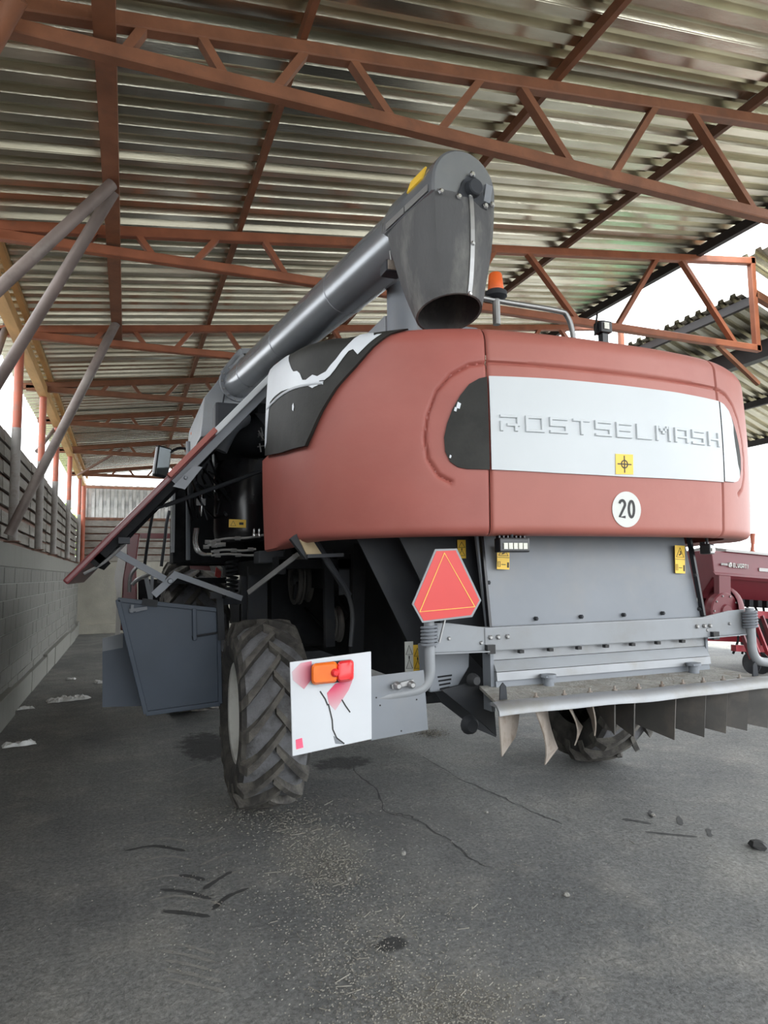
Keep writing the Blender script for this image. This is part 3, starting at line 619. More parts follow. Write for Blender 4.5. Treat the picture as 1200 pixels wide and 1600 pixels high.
mb = MB(); mb.box(cp+Vector((-.022, -.042, -.018)), cp+Vector((.012, -.036, .02))); mb.build('lamp_lens', 'lamp_glass', wc)
mb = MB(); mb.tube([cp+Vector((-.06, 0, -.05)), cp+Vector((-.035, 0, .09))], .006, 6); mb.box(cp+Vector((-.02, -.02, -.09)), cp+Vector((.02, .02, -.03))); mb.build('lamp_bracket', 'black_gloss', wc)

# ---- tail: grey panel, cross bar, ledges, spreader table
mb = MB(); mb.prism([(1.725, 3.10, 1.86), (3.150, 3.10, 1.86), (3.195, 3.045, 1.37), (1.745, 3.045, 1.37)], (0, .02, 0)); rp = mb.build('tail_panel', 'machine_grey', HV); rp['label'] = 'flat grey panel under the tailgate'
for a, b in (((1.735, 3.065, 1.86), (1.752, 3.03, 1.36)), ((3.155, 3.065, 1.86), (3.20, 3.03, 1.36))): mb = MB(); mb.beam(a, b, .014, .03); mb.build('edge_seal', 'black_gloss', rp)
mb = MB()
for x in (2.04, 2.33, 2.62, 2.90): mb.bolt((x, 3.045, 1.405), (0,-1,0), .012, .02)
for x, z in ((1.76, 1.60), (3.165, 1.62), (3.185, 1.42)): mb.bolt((x, 3.05, z), (0,-1,0), .012, .02)
mb.build('panel_bolts', 'dark_grey', rp)
mb = MB(); mb.box((1.70, 2.99, 1.255), (3.235, 3.06, 1.375)); cb = mb.build('cross_bar', 'machine_grey_l', HV, bevel=.006)
mb = MB()
for x in (1.73, 1.775, 1.83, 3.10, 3.155, 3.20): mb.bolt((x, 2.99, 1.325), (0,-1,0), .013, .014)
mb.build('bar_bolts', 'steel', cb)
mb = MB()
for x in (1.70, 3.20): mb.box((x, 2.965, 1.245), (x+.045, 3.0, 1.29))
mb.build('bar_clips', 'black_gloss', cb)
for i, (za, zb, ya, yb) in enumerate(((1.205, 1.255, 3.03, 3.03), (1.150, 1.205, 3.03, 2.995), (1.105, 1.150, 2.995, 2.99), (1.065, 1.105, 3.005, 3.00))):
    mb = MB(); mb.prism([(1.765, ya, zb-.003), (1.765, ya+.05, zb-.003), (1.765, yb+.05, za), (1.765, yb, za)], (1.43, 0, 0)); mb.build('rear_ledge', ('steel_worn', 'machine_grey_l', 'steel_worn', 'machine_grey')[i], HV)
for k in range(7): x = 1.90+k*.18; mb = MB(); mb.box((x, 2.985, 1.236), (x+.025, 3.01, 1.252)); mb.build('seal_clip', 'black_gloss', cb)
for a, b in (((1.745, 3.02, .95), (1.765, 3.10, 1.26)), ((3.195, 3.02, 1.03), (3.21, 3.06, 1.26))): mb = MB(); mb.box(a, b); mb.build('ledge_side', 'machine_grey', HV)
tb = MB(); tb.prism([(1.60, 2.70, 1.035), (3.32, 2.70, 1.035), (3.28, 3.06, 1.06), (1.70, 3.06, 1.06)], (0, 0, .016)); table = tb.build('spreader_table', 'chaff', HV); table['label'] = 'chaff-covered spreader table at the tail'
# rolled front lip, slightly wavy
mb = MB(); rings = []
for i in range(25):
    t = i/24; x = 1.565+1.80*t; wv = .003*math.sin(t*9)+.002*math.sin(t*23); rings.append([Vector((x, y, z+wv)) for y, z in ((2.72, 1.062), (2.69, 1.066), (2.662, 1.055), (2.642, 1.034), (2.640, 1.014), (2.648, 1.014), (2.652, 1.030), (2.670, 1.046), (2.72, 1.050))])
mb.loft(rings); mb.build('front_lip', 'steel_worn', table, True)
for i, x in enumerate((1.82, 1.98, 2.13, 2.28, 2.43, 2.58, 2.72, 2.86, 3.0, 3.12)):
    mb = MB(); mb.lathe((x, 2.735, 1.056), (0,0,1), [(0, .013), (.012, .013), (.012, .006), (.028, .005)], 8); mb.build('stud', 'fin_rust', table)
for x, dx in ((2.05, -.05), (3.03, -.05)):
    mb = MB(); mb.lathe((x, 2.96, 1.06), (0,0,1), [(0, .028), (.05, .028), (.05, .04), (.065, .04)], 16); mb.beam((x, 2.96, 1.118), (x+dx, 2.93, 1.118), .03, .008); mb.build('swivel_knob', 'machine_grey', table, True)
for x in (1.66, 3.27):
    mb = MB(); P = [(x-.018, 2.74, 1.06), (x-.018, 2.78, 1.06), (x-.018, 2.775, 1.13), (x-.018, 2.755, 1.15), (x-.018, 2.742, 1.13)]; mb.prism([(x-.02, 2.76, 1.06), (x+.02, 2.76, 1.06), (x+.016, 2.76, 1.12), (x, 2.76, 1.138), (x-.016, 2.76, 1.12)], (0, .008, 0)); mb.build('lift_eye', 'dark_grey', table)
mb = MB(); mb.box((1.95, 2.8, 1.0), (2.3, 2.87, 1.035)); mb.build('wood_batten', 'wood', table)
# spreading fins
random.seed(5)
for i, (x, zb_, mn) in enumerate(((1.575, .83, 'fin_rust'), (1.77, .76, 'fin_rust'), (1.955, .84, 'fin_rust'), (2.09, .87, 'fin_rust'), (2.22, .86, 'fin_dark'), (2.34, .84, 'fin_dark'), (2.60, .80, 'fin_dark'), (2.80, .795, 'fin_dark'), (2.95, .80, 'fin_dark'), (3.10, .80, 'fin_dark'), (3.25, .80, 'fin_dark'))):
    p = Vector((x, 2.665, 0)); d = (Vector((2.47, 3.35, 0))-p).normalized(); nrm = Vector((d.y, -d.x, 0)); bend = .035 if i in (1, 2) else (.012 if i == 3 else .0)
    Ln = .34 if i > 4 else .26; rows = []
    for j in range(6):
        t = j/5; zz = 1.01+(zb_-1.01)*t; dd = Ln*(1-.25*t*t)
        rows.append([p+nrm*(bend*math.sin(t*2.6))+d*(.0+(.02*t if i != 1 else .07*t*t))+Vector((0,0,zz)), p+nrm*(bend*1.6*t*t)+d*dd+Vector((0,0, zz+.05*t*(1 if i < 5 else .8)))])
    rings = [[r[0]-nrm*.003, r[1]-nrm*.003, r[1]+nrm*.003, r[0]+nrm*.003] for r in rows]
    mb = MB(); mb.loft(rings); mb.build('spreader_fin', mn, HV)
# work lamps under the hood
def worklamp(c, wd, hh, yaw, name='work_lamp'):
    R = Matrix.Rotation(yaw, 3, 'Z'); c = Vector(c)
    def q(b0, b1):
        mb = MB(); mb.box(b0, b1); mb.v = [tuple(c+R @ Vector(p)) for p in mb.v]; return mb
    lm = q((-wd/2, -.03, -hh/2), (wd/2, .03, hh/2)).build(name, 'black_gloss', HV, bevel=.008)
    nc = max(2, int(wd/.03)); cwd = (wd-.03)/nc
    for k in range(nc): q((-wd/2+.015+k*cwd+.003, -.036, -hh/2+.016), (-wd/2+.015+(k+1)*cwd-.003, -.031, hh/2-.026)).build('lamp_lens', 'lamp_glass', lm)
    mb = MB()
    for k in range(int(wd/.024)): 
        x = -wd/2+.012+k*.024; mb.box((x, .0, hh/2), (x+.008, .03, hh/2+.012))
    mb.v = [tuple(c+R @ Vector(p)) for p in mb.v]; mb.build('cooling_fin', 'black_gloss', lm)
    mb = MB(); mb.tube([c+R @ Vector((0, .0, hh/2)), c+R @ Vector((0, -.0, hh/2+.045))], .008, 8); mb.lathe(c+R @ Vector((0, 0, hh/2+.045)), (0,0,1), [(-.01, .014), (.005, .018), (.02, .012)], 10); mb.build('lamp_bracket', 'dark_grey', lm)
worklamp(at(800, 852, 'y', 2.86), .17, .072, 0)
worklamp(at(1105, 858, 'y', 2.98), .10, .06, .5)
# stickers on the tail panel
def sticker(c, wd, hh, ang, kind, yy, parent=None, m='sticker_yellow'):
    """small printed warning sticker in an x-z plane"""
    c = Vector(c); ca, sa = math.cos(ang), math.sin(ang)
    f = lambda a, b, o: Vector((c.x+a*ca-b*sa, c.y-.002-o, c.z+a*sa+b*ca))
    mb = MB(); mb.add([f(-wd/2,-hh/2,-.001), f(wd/2,-hh/2,-.001), f(wd/2,hh/2,-.001), f(-wd/2,hh/2,-.001), f(-wd/2,-hh/2,.001), f(wd/2,-hh/2,.001), f(wd/2,hh/2,.001), f(-wd/2,hh/2,.001)], [(3,2,1,0),(4,5,6,7),(0,1,5,4),(1,2,6,5),(2,3,7,6),(3,0,4,7)])
    st = mb.build('warning_sticker', m, parent or HV); g = lambda a, b, o: f(a, b, .0015+o); q = wd*.38
    if kind == 'tall':
        stroke([(-q, hh*.08), (q, hh*.08), (0, hh*.42)], wd*.06, g, st, 'sticker_mark', 'ink', True)
        stroke([(-q*.3, hh*.15), (q*.25, hh*.2), (q*.1, hh*.3)], wd*.1, g, st, 'sticker_mark', 'ink')
        stroke([(-wd*.48, 0), (wd*.48, 0)], wd*.03, g, st, 'sticker_mark', 'ink')
        stroke([(q, -hh*.42), (q, -hh*.2)], wd*.14, g, st, 'sticker_mark', 'ink'); stroke([(-q*.4, -hh*.3), (q*.5, -hh*.3)], wd*.05, g, st, 'sticker_mark', 'ink')
        stroke([(-q*1.1, -hh*.4), (-q*1.1, -hh*.18), (-q*.7, -hh*.18), (-q*.7, -hh*.4)], wd*.04, g, st, 'sticker_mark', 'ink', True)
    elif kind == 'wide':
        stroke([(-wd*.4, -hh*.3), (-wd*.1, -hh*.3), (-wd*.25, hh*.3)], wd*.035, g, st, 'sticker_mark', 'ink', True); stroke([(wd*.1, 0), (wd*.35, 0)], hh*.3, g, st, 'sticker_mark', 'ink')
    elif kind == 'tri':
        for o in ((0,) if hh < wd*2 else (.22, -.22)):
            stroke([(-q, hh*(o-.13)), (q, hh*(o-.13)), (0, hh*(o+.16))], wd*.08, g, st, 'sticker_mark', 'ink', True)
        stroke([(0, -hh*.05), (0, hh*.05)], wd*.12, g, st, 'sticker_mark', 'ink')
    return st
sticker(at(786, 871, 'y', 3.055), .075, .125, -.05, 'tall', 0, rp); sticker(at(1062, 874, 'y', 3.06), .075, .165, -.05, 'tall', 0, rp)

# ---- brackets with tubes on both sides
def side_arm(sg):
    X = lambda x: XC+sg*(x-XC) if sg < 0 else x
    mir = lambda x: 2*XC-x if sg > 0 else x
    mb = MB(); mb.prism([(mir(1.71), 2.995, 1.255), (mir(1.71), 2.995, 1.375), (mir(1.50), 2.995, 1.405), (mir(1.37), 2.995, 1.41), (mir(1.37), 2.995, 1.265)], (0, .008, 0)); mb.prism([(mir(1.71), 2.96, 1.255), (mir(1.37), 2.96, 1.262), (mir(1.37), 3.0, 1.262), (mir(1.71), 3.0, 1.255)], (0,0,.006)); arm = mb.build('side_arm', 'machine_grey_l', HV)
    mb = MB(); mb.bolt((mir(1.50), 2.995, 1.33), (0,-1,0), .010, .01); mb.bolt((mir(1.68), 2.995, 1.30), (0,-1,0), .010, .01); mb.build('arm_bolts', 'steel', arm)
    pts = [(mir(1.375), 2.955, 1.42), (mir(1.375), 2.955, 1.25), (mir(1.372), 2.955, 1.17), (mir(1.34), 2.955, 1.115), (mir(1.27), 2.955, 1.095), (mir(1.05), 2.965, 1.075), (mir(.80), 2.97, 1.06)]
    mb = MB(); mb.tube(crv(pts, 6), .026, 14); mb.build('arm_tube', 'machine_grey_l', arm, True)
    mb = MB(); hel = [Vector((mir(1.375)+.037*math.cos(2*PI*k/12), 2.955+.037*math.sin(2*PI*k/12), 1.30+.10*k/72)) for k in range(73)]; mb.tube(hel, .007, 6); mb.build('spring', 'machine_grey', arm, True)
    return arm
arml = side_arm(-1); armr = side_arm(1)
# marker board on the left arm
YM = 2.925
def quad(pts, Y, th, name, m, parent, **k):
    mb = MB(); mb.prism([at(u, v, 'y', Y) for u, v in pts], (0, th, 0)); return mb.build(name, m, parent, **k)
gpl = quad([(578, 1057), (662, 1047), (669, 1140), (580, 1157)], YM+.012, .006, 'back_plate', 'machine_grey', arml)
brd = quad([(453, 1035), (580, 1018), (581, 1155), (457, 1182)], YM, .010, 'marker_board', 'white_board', arml, bevel=.003); brd['label'] = 'white marker board with rear lamp and red paint'
def spray():
    m = bpy.data.materials.new('pink_spray'); m.use_nodes = True; nt = m.node_tree; N = nt.nodes; L = nt.links; b = N['Principled BSDF']; b.inputs['Roughness'].default_value = .6
    tc = N.new('ShaderNodeTexCoord'); c = at(514, 1052, 'y', YM)-ORG[HV.name]
    d = N.new('ShaderNodeVectorMath'); d.operation = 'DISTANCE'; L.new(tc.outputs['Object'], d.inputs[0]); d.inputs[1].default_value = tuple(c)
    r = N.new('ShaderNodeMapRange'); r.inputs[1].default_value = .07; r.inputs[2].default_value = .20; L.new(d.outputs['Value'], r.inputs[0])
    x = N.new('ShaderNodeMix'); x.data_type = 'RGBA'; L.new(r.outputs[0], x.inputs[0]); x.inputs[6].default_value = (.66, .055, .13, 1); x.inputs[7].default_value = (.62, .61, .64, 1); L.new(x.outputs[2], b.inputs['Base Color']); MATS['pink_spray'] = m
spray()
def mark(poly, name, m, parent, Y, th=.0012): return quad(poly, Y, th, name, m, parent)
mark([(456, 1050), (470, 1036), (487, 1033), (488, 1060), (475, 1077), (458, 1063)], 'paint_smear', 'pink_spray', brd, YM-.0012)
mark([(511, 1083), (524, 1068), (552, 1060), (545, 1078), (524, 1110), (514, 1100)], 'paint_smear', 'pink_spray', brd, YM-.0012)
mark([(462, 1156), (472, 1153), (474, 1168), (463, 1171)], 'paint_smear', 'pink_paint', brd, YM-.0012)
for poly in ([(513, 1100), (519, 1125), (520, 1140), (526, 1153), (538, 1162)], [(534, 1093), (540, 1103), (547, 1113)], [(500, 1080), (508, 1092), (512, 1102)]):
    P = [at(u, v, 'y', YM) for u, v in poly]; mb = MB()
    for a, b in zip(P[:-1], P[1:]): mb.beam(a-Vector((0,.0008,0)), b-Vector((0,.0008,0)), .0012, .006, up=(1,0,.3))
    mb.build('scratch', 'ink', brd)
mark([(521, 1150), (527, 1152), (538, 1163), (524, 1162)], 'paint_chip', 'machine_grey', brd, YM-.0012)
# lamp on the board
def rrect(u0, v0, u1, v1, r, Y, tilt=0.):
    P = []
    for cu, cv, a0 in ((u1-r, v0+r, -90), (u1-r, v1-r, 0), (u0+r, v1-r, 90), (u0+r, v0+r, 180)):
        for k in range(5): a = math.radians(a0+k*22.5); uu, vv = cu+r*math.cos(a), cv+r*math.sin(a); P.append(at(uu, vv-tilt*(uu-u0), 'y', Y))
    return P
mb = MB(); mb.loft([rrect(486, 1037, 553, 1071, 7, YM, .11), rrect(486, 1037, 553, 1071, 7, YM-.02, .11)]); lamp = mb.build('rear_lamp', 'dark_grey', brd, True)
mb = MB(); mb.loft([rrect(486.5, 1037, 527, 1071, 7, YM-.02, .11), rrect(487, 1038, 527, 1070, 6, YM-.045, .11), rrect(490, 1041, 525, 1067, 5, YM-.055, .11)]); mb.build('orange_lens', 'lens_orange', lamp, True)
mb = MB(); mb.loft([rrect(527, 1033, 553, 1067, 7, YM-.02, .11), rrect(527, 1034, 552, 1066, 6, YM-.045, .11), rrect(529, 1037, 549, 1063, 5, YM-.055, .11)]); mb.build('red_lens', 'lens_red', lamp, True)
mb = MB(); mb.lathe(at(523, 1051, 'y', YM-.05), (0,-1,0), [(0, .020), (.012, .018), (.02, .010)], 14); mb.build('lens_stud', 'lens_red', lamp, True)
mb = MB(); c = at(628, 1070, 'y', YM)
mb.beam(c+Vector((-.055,-.006,-.004)), c+Vector((.055,-.006,.012)), .016, .02)
for dx in (-.03, .04): mb.lathe(c+Vector((dx, -.01, 0)), (0,-1,0), [(0, .02), (.018, .018), (.03, .01)], 12)
mb.build('bracket_bolts', 'steel', gpl, True)
mb = MB()
for u, v in ((588, 1090), (594, 1102), (651, 1093), (658, 1079), (627, 1142)): mb.bolt(at(u, v, 'y', YM+.012), (0,-1,0), .004, .003)
mb.build('rivets', 'ink', gpl)
# slow-vehicle triangle on the left arm
YS = 2.90
sg = quad([(680, 858), (714, 857), (752, 938), (738, 964), (660, 973), (644, 944)], YS, .006, 'slow_vehicle_sign', 'machine_grey_l', arml); sg['label'] = 'red slow-vehicle triangle plate with thin yellow triangle'
sr = quad([(682, 861), (712, 860), (749, 938), (736, 961), (662, 970), (647, 944)], YS-.0015, .0015, 'red_face', 'sign_red', sg)
f = lambda a, b, o: at(a, b, 'y', YS-.002-o)
stroke([(694.5, 864), (742, 948), (656, 956)], 1.8, f, sg, 'yellow_line', 'sign_yellow', True)
mb = MB(); mb.beam((1.42, 2.94, 1.32), (1.50, 2.915, 1.62), .03, .006); mb.build('sign_bracket', 'steel', arml)

# ---- chopper side plates
quad([(622, 836), (762, 838), (768, 1000), (750, 1000), (690, 975)], 3.22, .012, 'side_plate', 'dark_grey', HV)
quad([(556, 838), (630, 836), (712, 1000), (770, 1062), (775, 1152), (742, 1138), (690, 1098), (664, 1056)], 3.42, .012, 'side_plate', 'dark_grey', HV)
mb = MB(); mb.prism([at(u, v, 'y', 3.16) for u, v in ((667, 1008), (734, 1004), (733, 1042), (712, 1078), (672, 1082))], (0, .12, 0)); bx_ = mb.build('louvre_box', 'machine_grey', HV, bevel=.008)
for k in range(4):
    a = at(684+k*1.2, 1058+k*6.2, 'y', 3.158); b = at(706-k*1.2, 1055+k*6.2, 'y', 3.158); mb = MB(); mb.beam(a, b, .004, .008); mb.build('louvre_slot', 'near_black', bx_)
mb = MB(); mb.prism([at(u, v, 'y', 3.12) for u, v in ((690, 1078), (730, 1068), (770, 1075), (776, 1150), (752, 1128))], (0, .02, 0)); lb = mb.build('mounting_plate', 'dark_grey', HV)
mb = MB(); mb.lathe(at(738, 1062, 'y', 3.08), (0,-1,0), [(0, .035), (.03, .03), (.05, .02)], 12); mb.lathe(at(733, 1132, 'y', 3.1), (0,-1,0), [(0, .05), (.02, .045), (.04, .03)], 14); mb.build('plate_hubs', 'dark_grey', lb, True)
sticker(at(639, 1027, 'y', 3.40), .05, .17, 0, 'tri', 0, None, 'sticker_white'); sticker(at(652, 1029, 'y', 3.40), .05, .15, 0, 'tri', 0)
sticker(at(721, 858, 'y', 3.21), .05, .10, 0, 'tri', 0)
# chassis and rear axle
mb = MB(); mb.box((1.60, 3.6, 1.0), (3.40, 8.6, 1.86)); mb.box((1.40, 4.5, 1.55), (3.46, 8.6, 1.80)); mb.build('chassis', 'near_black', HV)
mb = MB(); mb.beam((1.15, 5.02, .72), (3.72, 5.02, .72), .22, .20); mb.box((2.2, 4.8, .7), (2.66, 5.25, 1.1)); mb.build('rear_axle', 'near_black', HV, bevel=.02)
mb = MB(); mb.box((1.15, 5.6, 1.05), (1.75, 6.2, 1.75)); mb.box((1.2, 6.5, .9), (1.9, 7.6, 1.72)); mb.build('side_gearbox', 'near_black', HV, bevel=.02)
def pulley(c, r, wd, name='drive_pulley', ax=(-1,0,.0), spokes=5):
    c = Vector(c); mb = MB(); mb.lathe(c, ax, [(0, r), (.01, r*1.0), (wd*.35, r*.9), (wd*.65, r*.9), (wd-.01, r), (wd, r), (wd, r*.84), (wd*.5, r*.82), (0, r*.84)], 36, True)
    p = mb.build(name, 'fin_dark', HV, True); mb = MB(); mb.lathe(c, ax, [(0, r*.28), (wd*1.2, r*.28), (wd*1.3, r*.16)], 16); mb.build('hub', 'dark_grey', p, True)
    for k in range(spokes):
        a = 2*PI*k/spokes; e = Vector((0, math.cos(a), math.sin(a))); mb = MB(); mb.beam(c+Vector(ax)*wd*.5+e*r*.2, c+Vector(ax)*wd*.5+e*r*.86, .03, .03, up=(1,0,0)); mb.build('spoke', 'dark_grey', p)
    return p
pulley(at(468, 905, 'x', 1.30), .20, .05); pulley(at(482, 905, 'x', 1.42), .19, .08, spokes=0); pulley(at(530, 975, 'x', 1.46), .13, .06)
mb = MB(); P = [at(452, 925, 'x', 1.42), at(520, 995, 'x', 1.47), at(545, 960, 'x', 1.47), at(486, 868, 'x', 1.42)]
mb.tube(P+[P[0]], .012, 6); mb.build('drive_belt', 'near_black', HV)
# bracket under the hood, struts, cables
mb = MB(); mb.prism([at(u, v, 'y', 3.62) for u, v in ((468, 843), (488, 843), (503, 866), (480, 868))], (0, .05, 0)); mb.build('hood_bracket', 'wood', HV)  # light on the bracket is put into its tan colour; not timber
mb = MB(); mb.beam(at(458, 838, 'y', 3.66), at(482, 870, 'y', 3.66), .05, .05); mb.beam(at(480, 869, 'y', 3.6), at(536, 867, 'y', 3.6), .03, .02); mb.build('hood_frame', 'dark_grey', HV)
mb = MB(); mb.beam(at(388, 926, 'y', 4.3), at(466, 866, 'y', 4.0), .012, .03); mb.build('flat_strut', 'steel', HV)
mb = MB(); mb.tube(crv([at(488, 842, 'y', 3.7), at(515, 885, 'y', 3.7), at(540, 920, 'y', 3.75), at(551, 960, 'y', 3.8), at(548, 1010, 'y', 3.8)], 6), .014, 8); mb.build('cable_hose', 'dark_grey', HV, True)
mb = MB(); mb.beam(at(490, 842, 'y', 3.75), at(545, 930, 'y', 3.8), .05, .02); mb.build('support_arm', 'dark_grey', HV)
mb = MB(); mb.beam(at(512, 860, 'y', 4.2), at(515, 1010, 'y', 4.2), .06, .05); mb.beam(at(560, 850, 'y', 4.0), at(556, 1060, 'y', 4.0), .08, .05); mb.build('frame_post', 'near_black', HV)
quad([(530, 890), (546, 890), (546, 928), (530, 930)], 4.05, .02, 'cover_plate', 'dark_grey', HV)

# ---- wheels
def make_wheel(cx, cy, R, W, rr, nl, outer, lugw=.055, lugh=.042, tm='rubber', label=None, name='rear_wheel'):
    """outer = -1 when the dished rim faces left"""
    w_ = bpy.data.objects.new(name, None); COL.objects.link(w_); w_.parent = HV; w_.location = Vector((cx, cy, R))-ORG[HV.name]; ORG[w_.name] = Vector((0,0,0)); w_.empty_display_size = .1
    if label: w_['label'] = label
    h = W/2; rt = R-lugh
    prof = [(-h*.78, rr), (-h*.95, rr+.05), (-h*1.0, rr+(rt-rr)*.45), (-h*.98, rr+(rt-rr)*.75), (-h*.86, rt-.045), (-h*.6, rt-.012), (0, rt), (h*.6, rt-.012), (h*.86, rt-.045), (h*.98, rr+(rt-rr)*.75), (h*1.0, rr+(rt-rr)*.45), (h*.95, rr+.05), (h*.78, rr)]
    mb = MB(); mb.lathe((0,0,0), (1,0,0), prof, 56, True); ty = mb.build('tyre', tm, w_, True)
    mb = MB(); mb.lathe((0,0,0), (1,0,0), [(x_, r_+.003) for x_, r_ in prof[4:9]], 56, True); mb.build('tread_band', 'rubber_dusty', w_, True)
    o = outer
    mb = MB(); mb.lathe((0,0,0), (o,0,0), [(h*.80, rr+.025), (h*.83, rr+.02), (h*.80, rr-.012), (h*.62, rr-.03), (h*.50, rr-.05), (h*.25, rr-.06), (h*.18, rr*.55), (h*.30, rr*.42), (h*.32, rr*.2), (h*.32, 0.001)], 48, True); mb.build('rim', 'rim_white', w_, True)
    mb = MB()
    for k in range(8): a = 2*PI*k/8; mb.bolt((o*h*.26, math.cos(a)*rr*.5, math.sin(a)*rr*.5), (o,0,0), .014, .02)
    mb.build('wheel_nuts', 'steel', w_)
    mb = MB(); mb.lathe((0,0,0), (o,0,0), [(h*.3, .07), (h*.55, .07), (h*.6, .05), (h*.6, .001)], 18, True); mb.build('wheel_hub', 'dark_grey', w_, True)
    # one lug of each hand; x from the middle to the shoulder, trailing end lower at the back
    def lug(sd):
        rings = []
        for j in range(9):
            t = j/8; x = sd*(-.03+(h*1.0+.03)*t); ang = -.54*t*(W/.48)*(.66/R)+(.05*t*t)
            base = np.interp(abs(x), [0, h*.6, h*.86, h*1.0], [rt, rt-.012, rt-.045, rt-.12])-.012
            topr = np.interp(abs(x), [0, h*.6, h*.9, h*1.0], [R, R-.004, R-.02, R-.10])
            w2 = lugw*(.42+.16*t)/R; q = []
            for r, a in ((base, ang-w2*1.35), (topr, ang-w2), (topr, ang+w2), (base, ang+w2*1.35)): q.append(Vector((x, -math.cos(a)*r, math.sin(a)*r)))
            rings.append(q)
        mb = MB(); mb.loft(rings); return mb.build('tread_lug', 'rubber_lug', w_)
    la, lb_ = lug(-1), lug(1); st = 2*PI/nl
    for k in range(1, nl):
        inst(la, 'tread_lug', w_, rot=(k*st, 0, 0))
    lb_.rotation_euler = (st/2, 0, 0)
    for k in range(1, nl): inst(lb_, 'tread_lug', w_, rot=(st/2+k*st, 0, 0))
    return w_
make_wheel(.965, 5.02, .665, .48, .345, 17, -1, .062, .052, label='left rear wheel with lugged tyre and pale rim')
make_wheel(3.895, 5.02, .665, .48, .345, 17, 1, .062, .052, label='right rear wheel half hidden behind the spreader fins')
make_wheel(.80, 8.75, .93, .72, .42, 18, -1, .09, .06, label='left front drive wheel behind the open blue shield', name='front_wheel')

# ---- open side shield (gull wing)
GA = at(430, 584, 'y', 4.60); GB = at(103, 912, 'y', 4.60); gd = (GB-GA).normalized(); gn = Vector((-gd.z, 0, gd.x)); gn = gn if gn.z > 0 else -gn; GLn = (GB-GA).length
GY1 = 6.35
def slab(t0, t1, o0, o1, y0, y1):
    mb = MB(); P = []
    return [GA+gd*t0+gn*o0, GA+gd*t1+gn*o0, GA+gd*t1+gn*o1, GA+gd*t0+gn*o1], y0, y1
def gslab(t0, t1, o0, o1, y0, y1, name, m, parent, bevel=0.):
    q, a, b = slab(t0, t1, o0, o1, y0, y1); mb = MB(); mb.prism([Vector((p.x, a, p.z)) for p in q], (0, b-a, 0)); return mb.build(name, m, parent, bevel=bevel)
sh = gslab(.62, GLn, -.012, .03, 4.60, GY1, 'side_shield', 'header_red', HV, .012); sh['label'] = 'red side shield swung up and outward on its hinges'
gslab(0, .62, -.012, .03, 4.60, GY1, 'upper_band', 'panel_white', sh, .008)['label'] = 'white upper band of the open shield'
gslab(.60, 1.05, .0, .036, 4.56, GY1, 'red_strip', 'hood_red', sh, .006)
gslab(.02, 1.05, -.065, -.012, 4.64, 4.74, 'frame_rail', 'machine_grey', sh)
gslab(1.0, 1.75, -.06, -.012, 4.66, 4.80, 'frame_rail', 'near_black', sh)
gslab(.1, 1.75, -.05, -.012, 5.6, 5.68, 'frame_rail', 'near_black', sh)
gslab(.03, .11, -.06, -.012, 4.66, GY1-.02, 'frame_rail', 'near_black', sh)
gslab(1.70, 1.78, -.06, -.012, 4.66, GY1-.02, 'frame_rail', 'near_black', sh)
mb = MB(); mb.tube([GA+gd*1.55-gn*.08+Vector((0,.12,0)), GA+gd*1.72-gn*.07+Vector((0,.1,0)), GA+gd*1.86-gn*.03+Vector((0,.08,0))], .012, 8, smooth_pts=4); mb.build('pull_rod', 'steel', sh, True)
mb = MB(); c = GA+gd*1.54-gn*.07; mb.box(c+Vector((-.04, .02, -.02)), c+Vector((.03, .1, .02))); mb.build('shield_latch', 'dark_grey', sh)
mb = MB(); c = GA+gd*.98-gn*.045; mb.prism([c+gd*-.10-gn*.0, c+gd*.10, c+gd*.06-gn*.07, c+gd*-.13-gn*.05], (0, .006, 0)); mb.bolt(c+Vector((0,-.002,0))-gn*.02, (0,-1,0), .014, .012); mb.build('hinge_plate', 'machine_grey', sh)
# links that hold it up
mb = MB(); mb.beam(at(172, 858, 'y', 4.75), at(258, 905, 'y', 4.9), .008, .045, up=(0,0,1)); mb.build('link_bar', 'machine_grey', HV)
mb = MB(); mb.beam(at(270, 896, 'y', 4.95), at(378, 935, 'y', 5.1), .008, .04); mb.build('link_bar', 'machine_grey', HV)
mb = MB(); mb.beam(at(240, 930, 'y', 4.92), at(276, 897, 'y', 4.95), .01, .05); mb.lathe(at(266, 908, 'y', 4.93), (0,-1,0), [(0, .02), (.02, .015)], 10); mb.build('link_knuckle', 'machine_grey', HV)
mb = MB(); mb.tube([at(240, 796, 'y', 4.9), at(272, 785, 'y', 5.2)], .010, 8); mb.tube([at(258, 790, 'y', 5.06), at(430, 728, 'y', 5.2)], .016, 8); mb.build('gas_strut', 'dark_grey', HV, True)
# ---- blue-grey lower shields
YD = 5.45
dr = quad([(184, 937), (341, 953), (344, 1099), (228, 1115)], YD, .03, 'lower_shield', 'blue_grey', HV, bevel=.006); dr['label'] = 'blue-grey lower shield swung open beside the rear wheel'
for a, b in (((184, 937), (341, 953)), ((341, 953), (344, 1099)), ((344, 1099), (228, 1115)), ((228, 1115), (184, 937)), ((303, 950), (304, 1000))):
    mb = MB(); mb.beam(at(*a, 'y', YD-.012), at(*b, 'y', YD-.012), .03, .034 if a != (303, 950) else .06, up=(0,0,1)); mb.build('shield_frame', 'blue_grey', dr, bevel=.004)
mb = MB(); mb.beam(at(202, 954, 'y', YD-.03), at(230, 950, 'y', YD-.03), .02, .025); mb.beam(at(206, 957, 'y', YD-.05), at(207, 945, 'y', YD-.05), .02, .02); mb.beam(at(212, 955, 'y', YD-.05), at(228, 951, 'y', YD-.05), .014, .012); mb.build('shield_latch', 'machine_grey', dr)
mb = MB(); mb.beam(at(222, 940, 'y', YD-.02), at(246, 943, 'y', YD-.02), .05, .05); mb.build('latch_hook', 'dark_grey', dr)
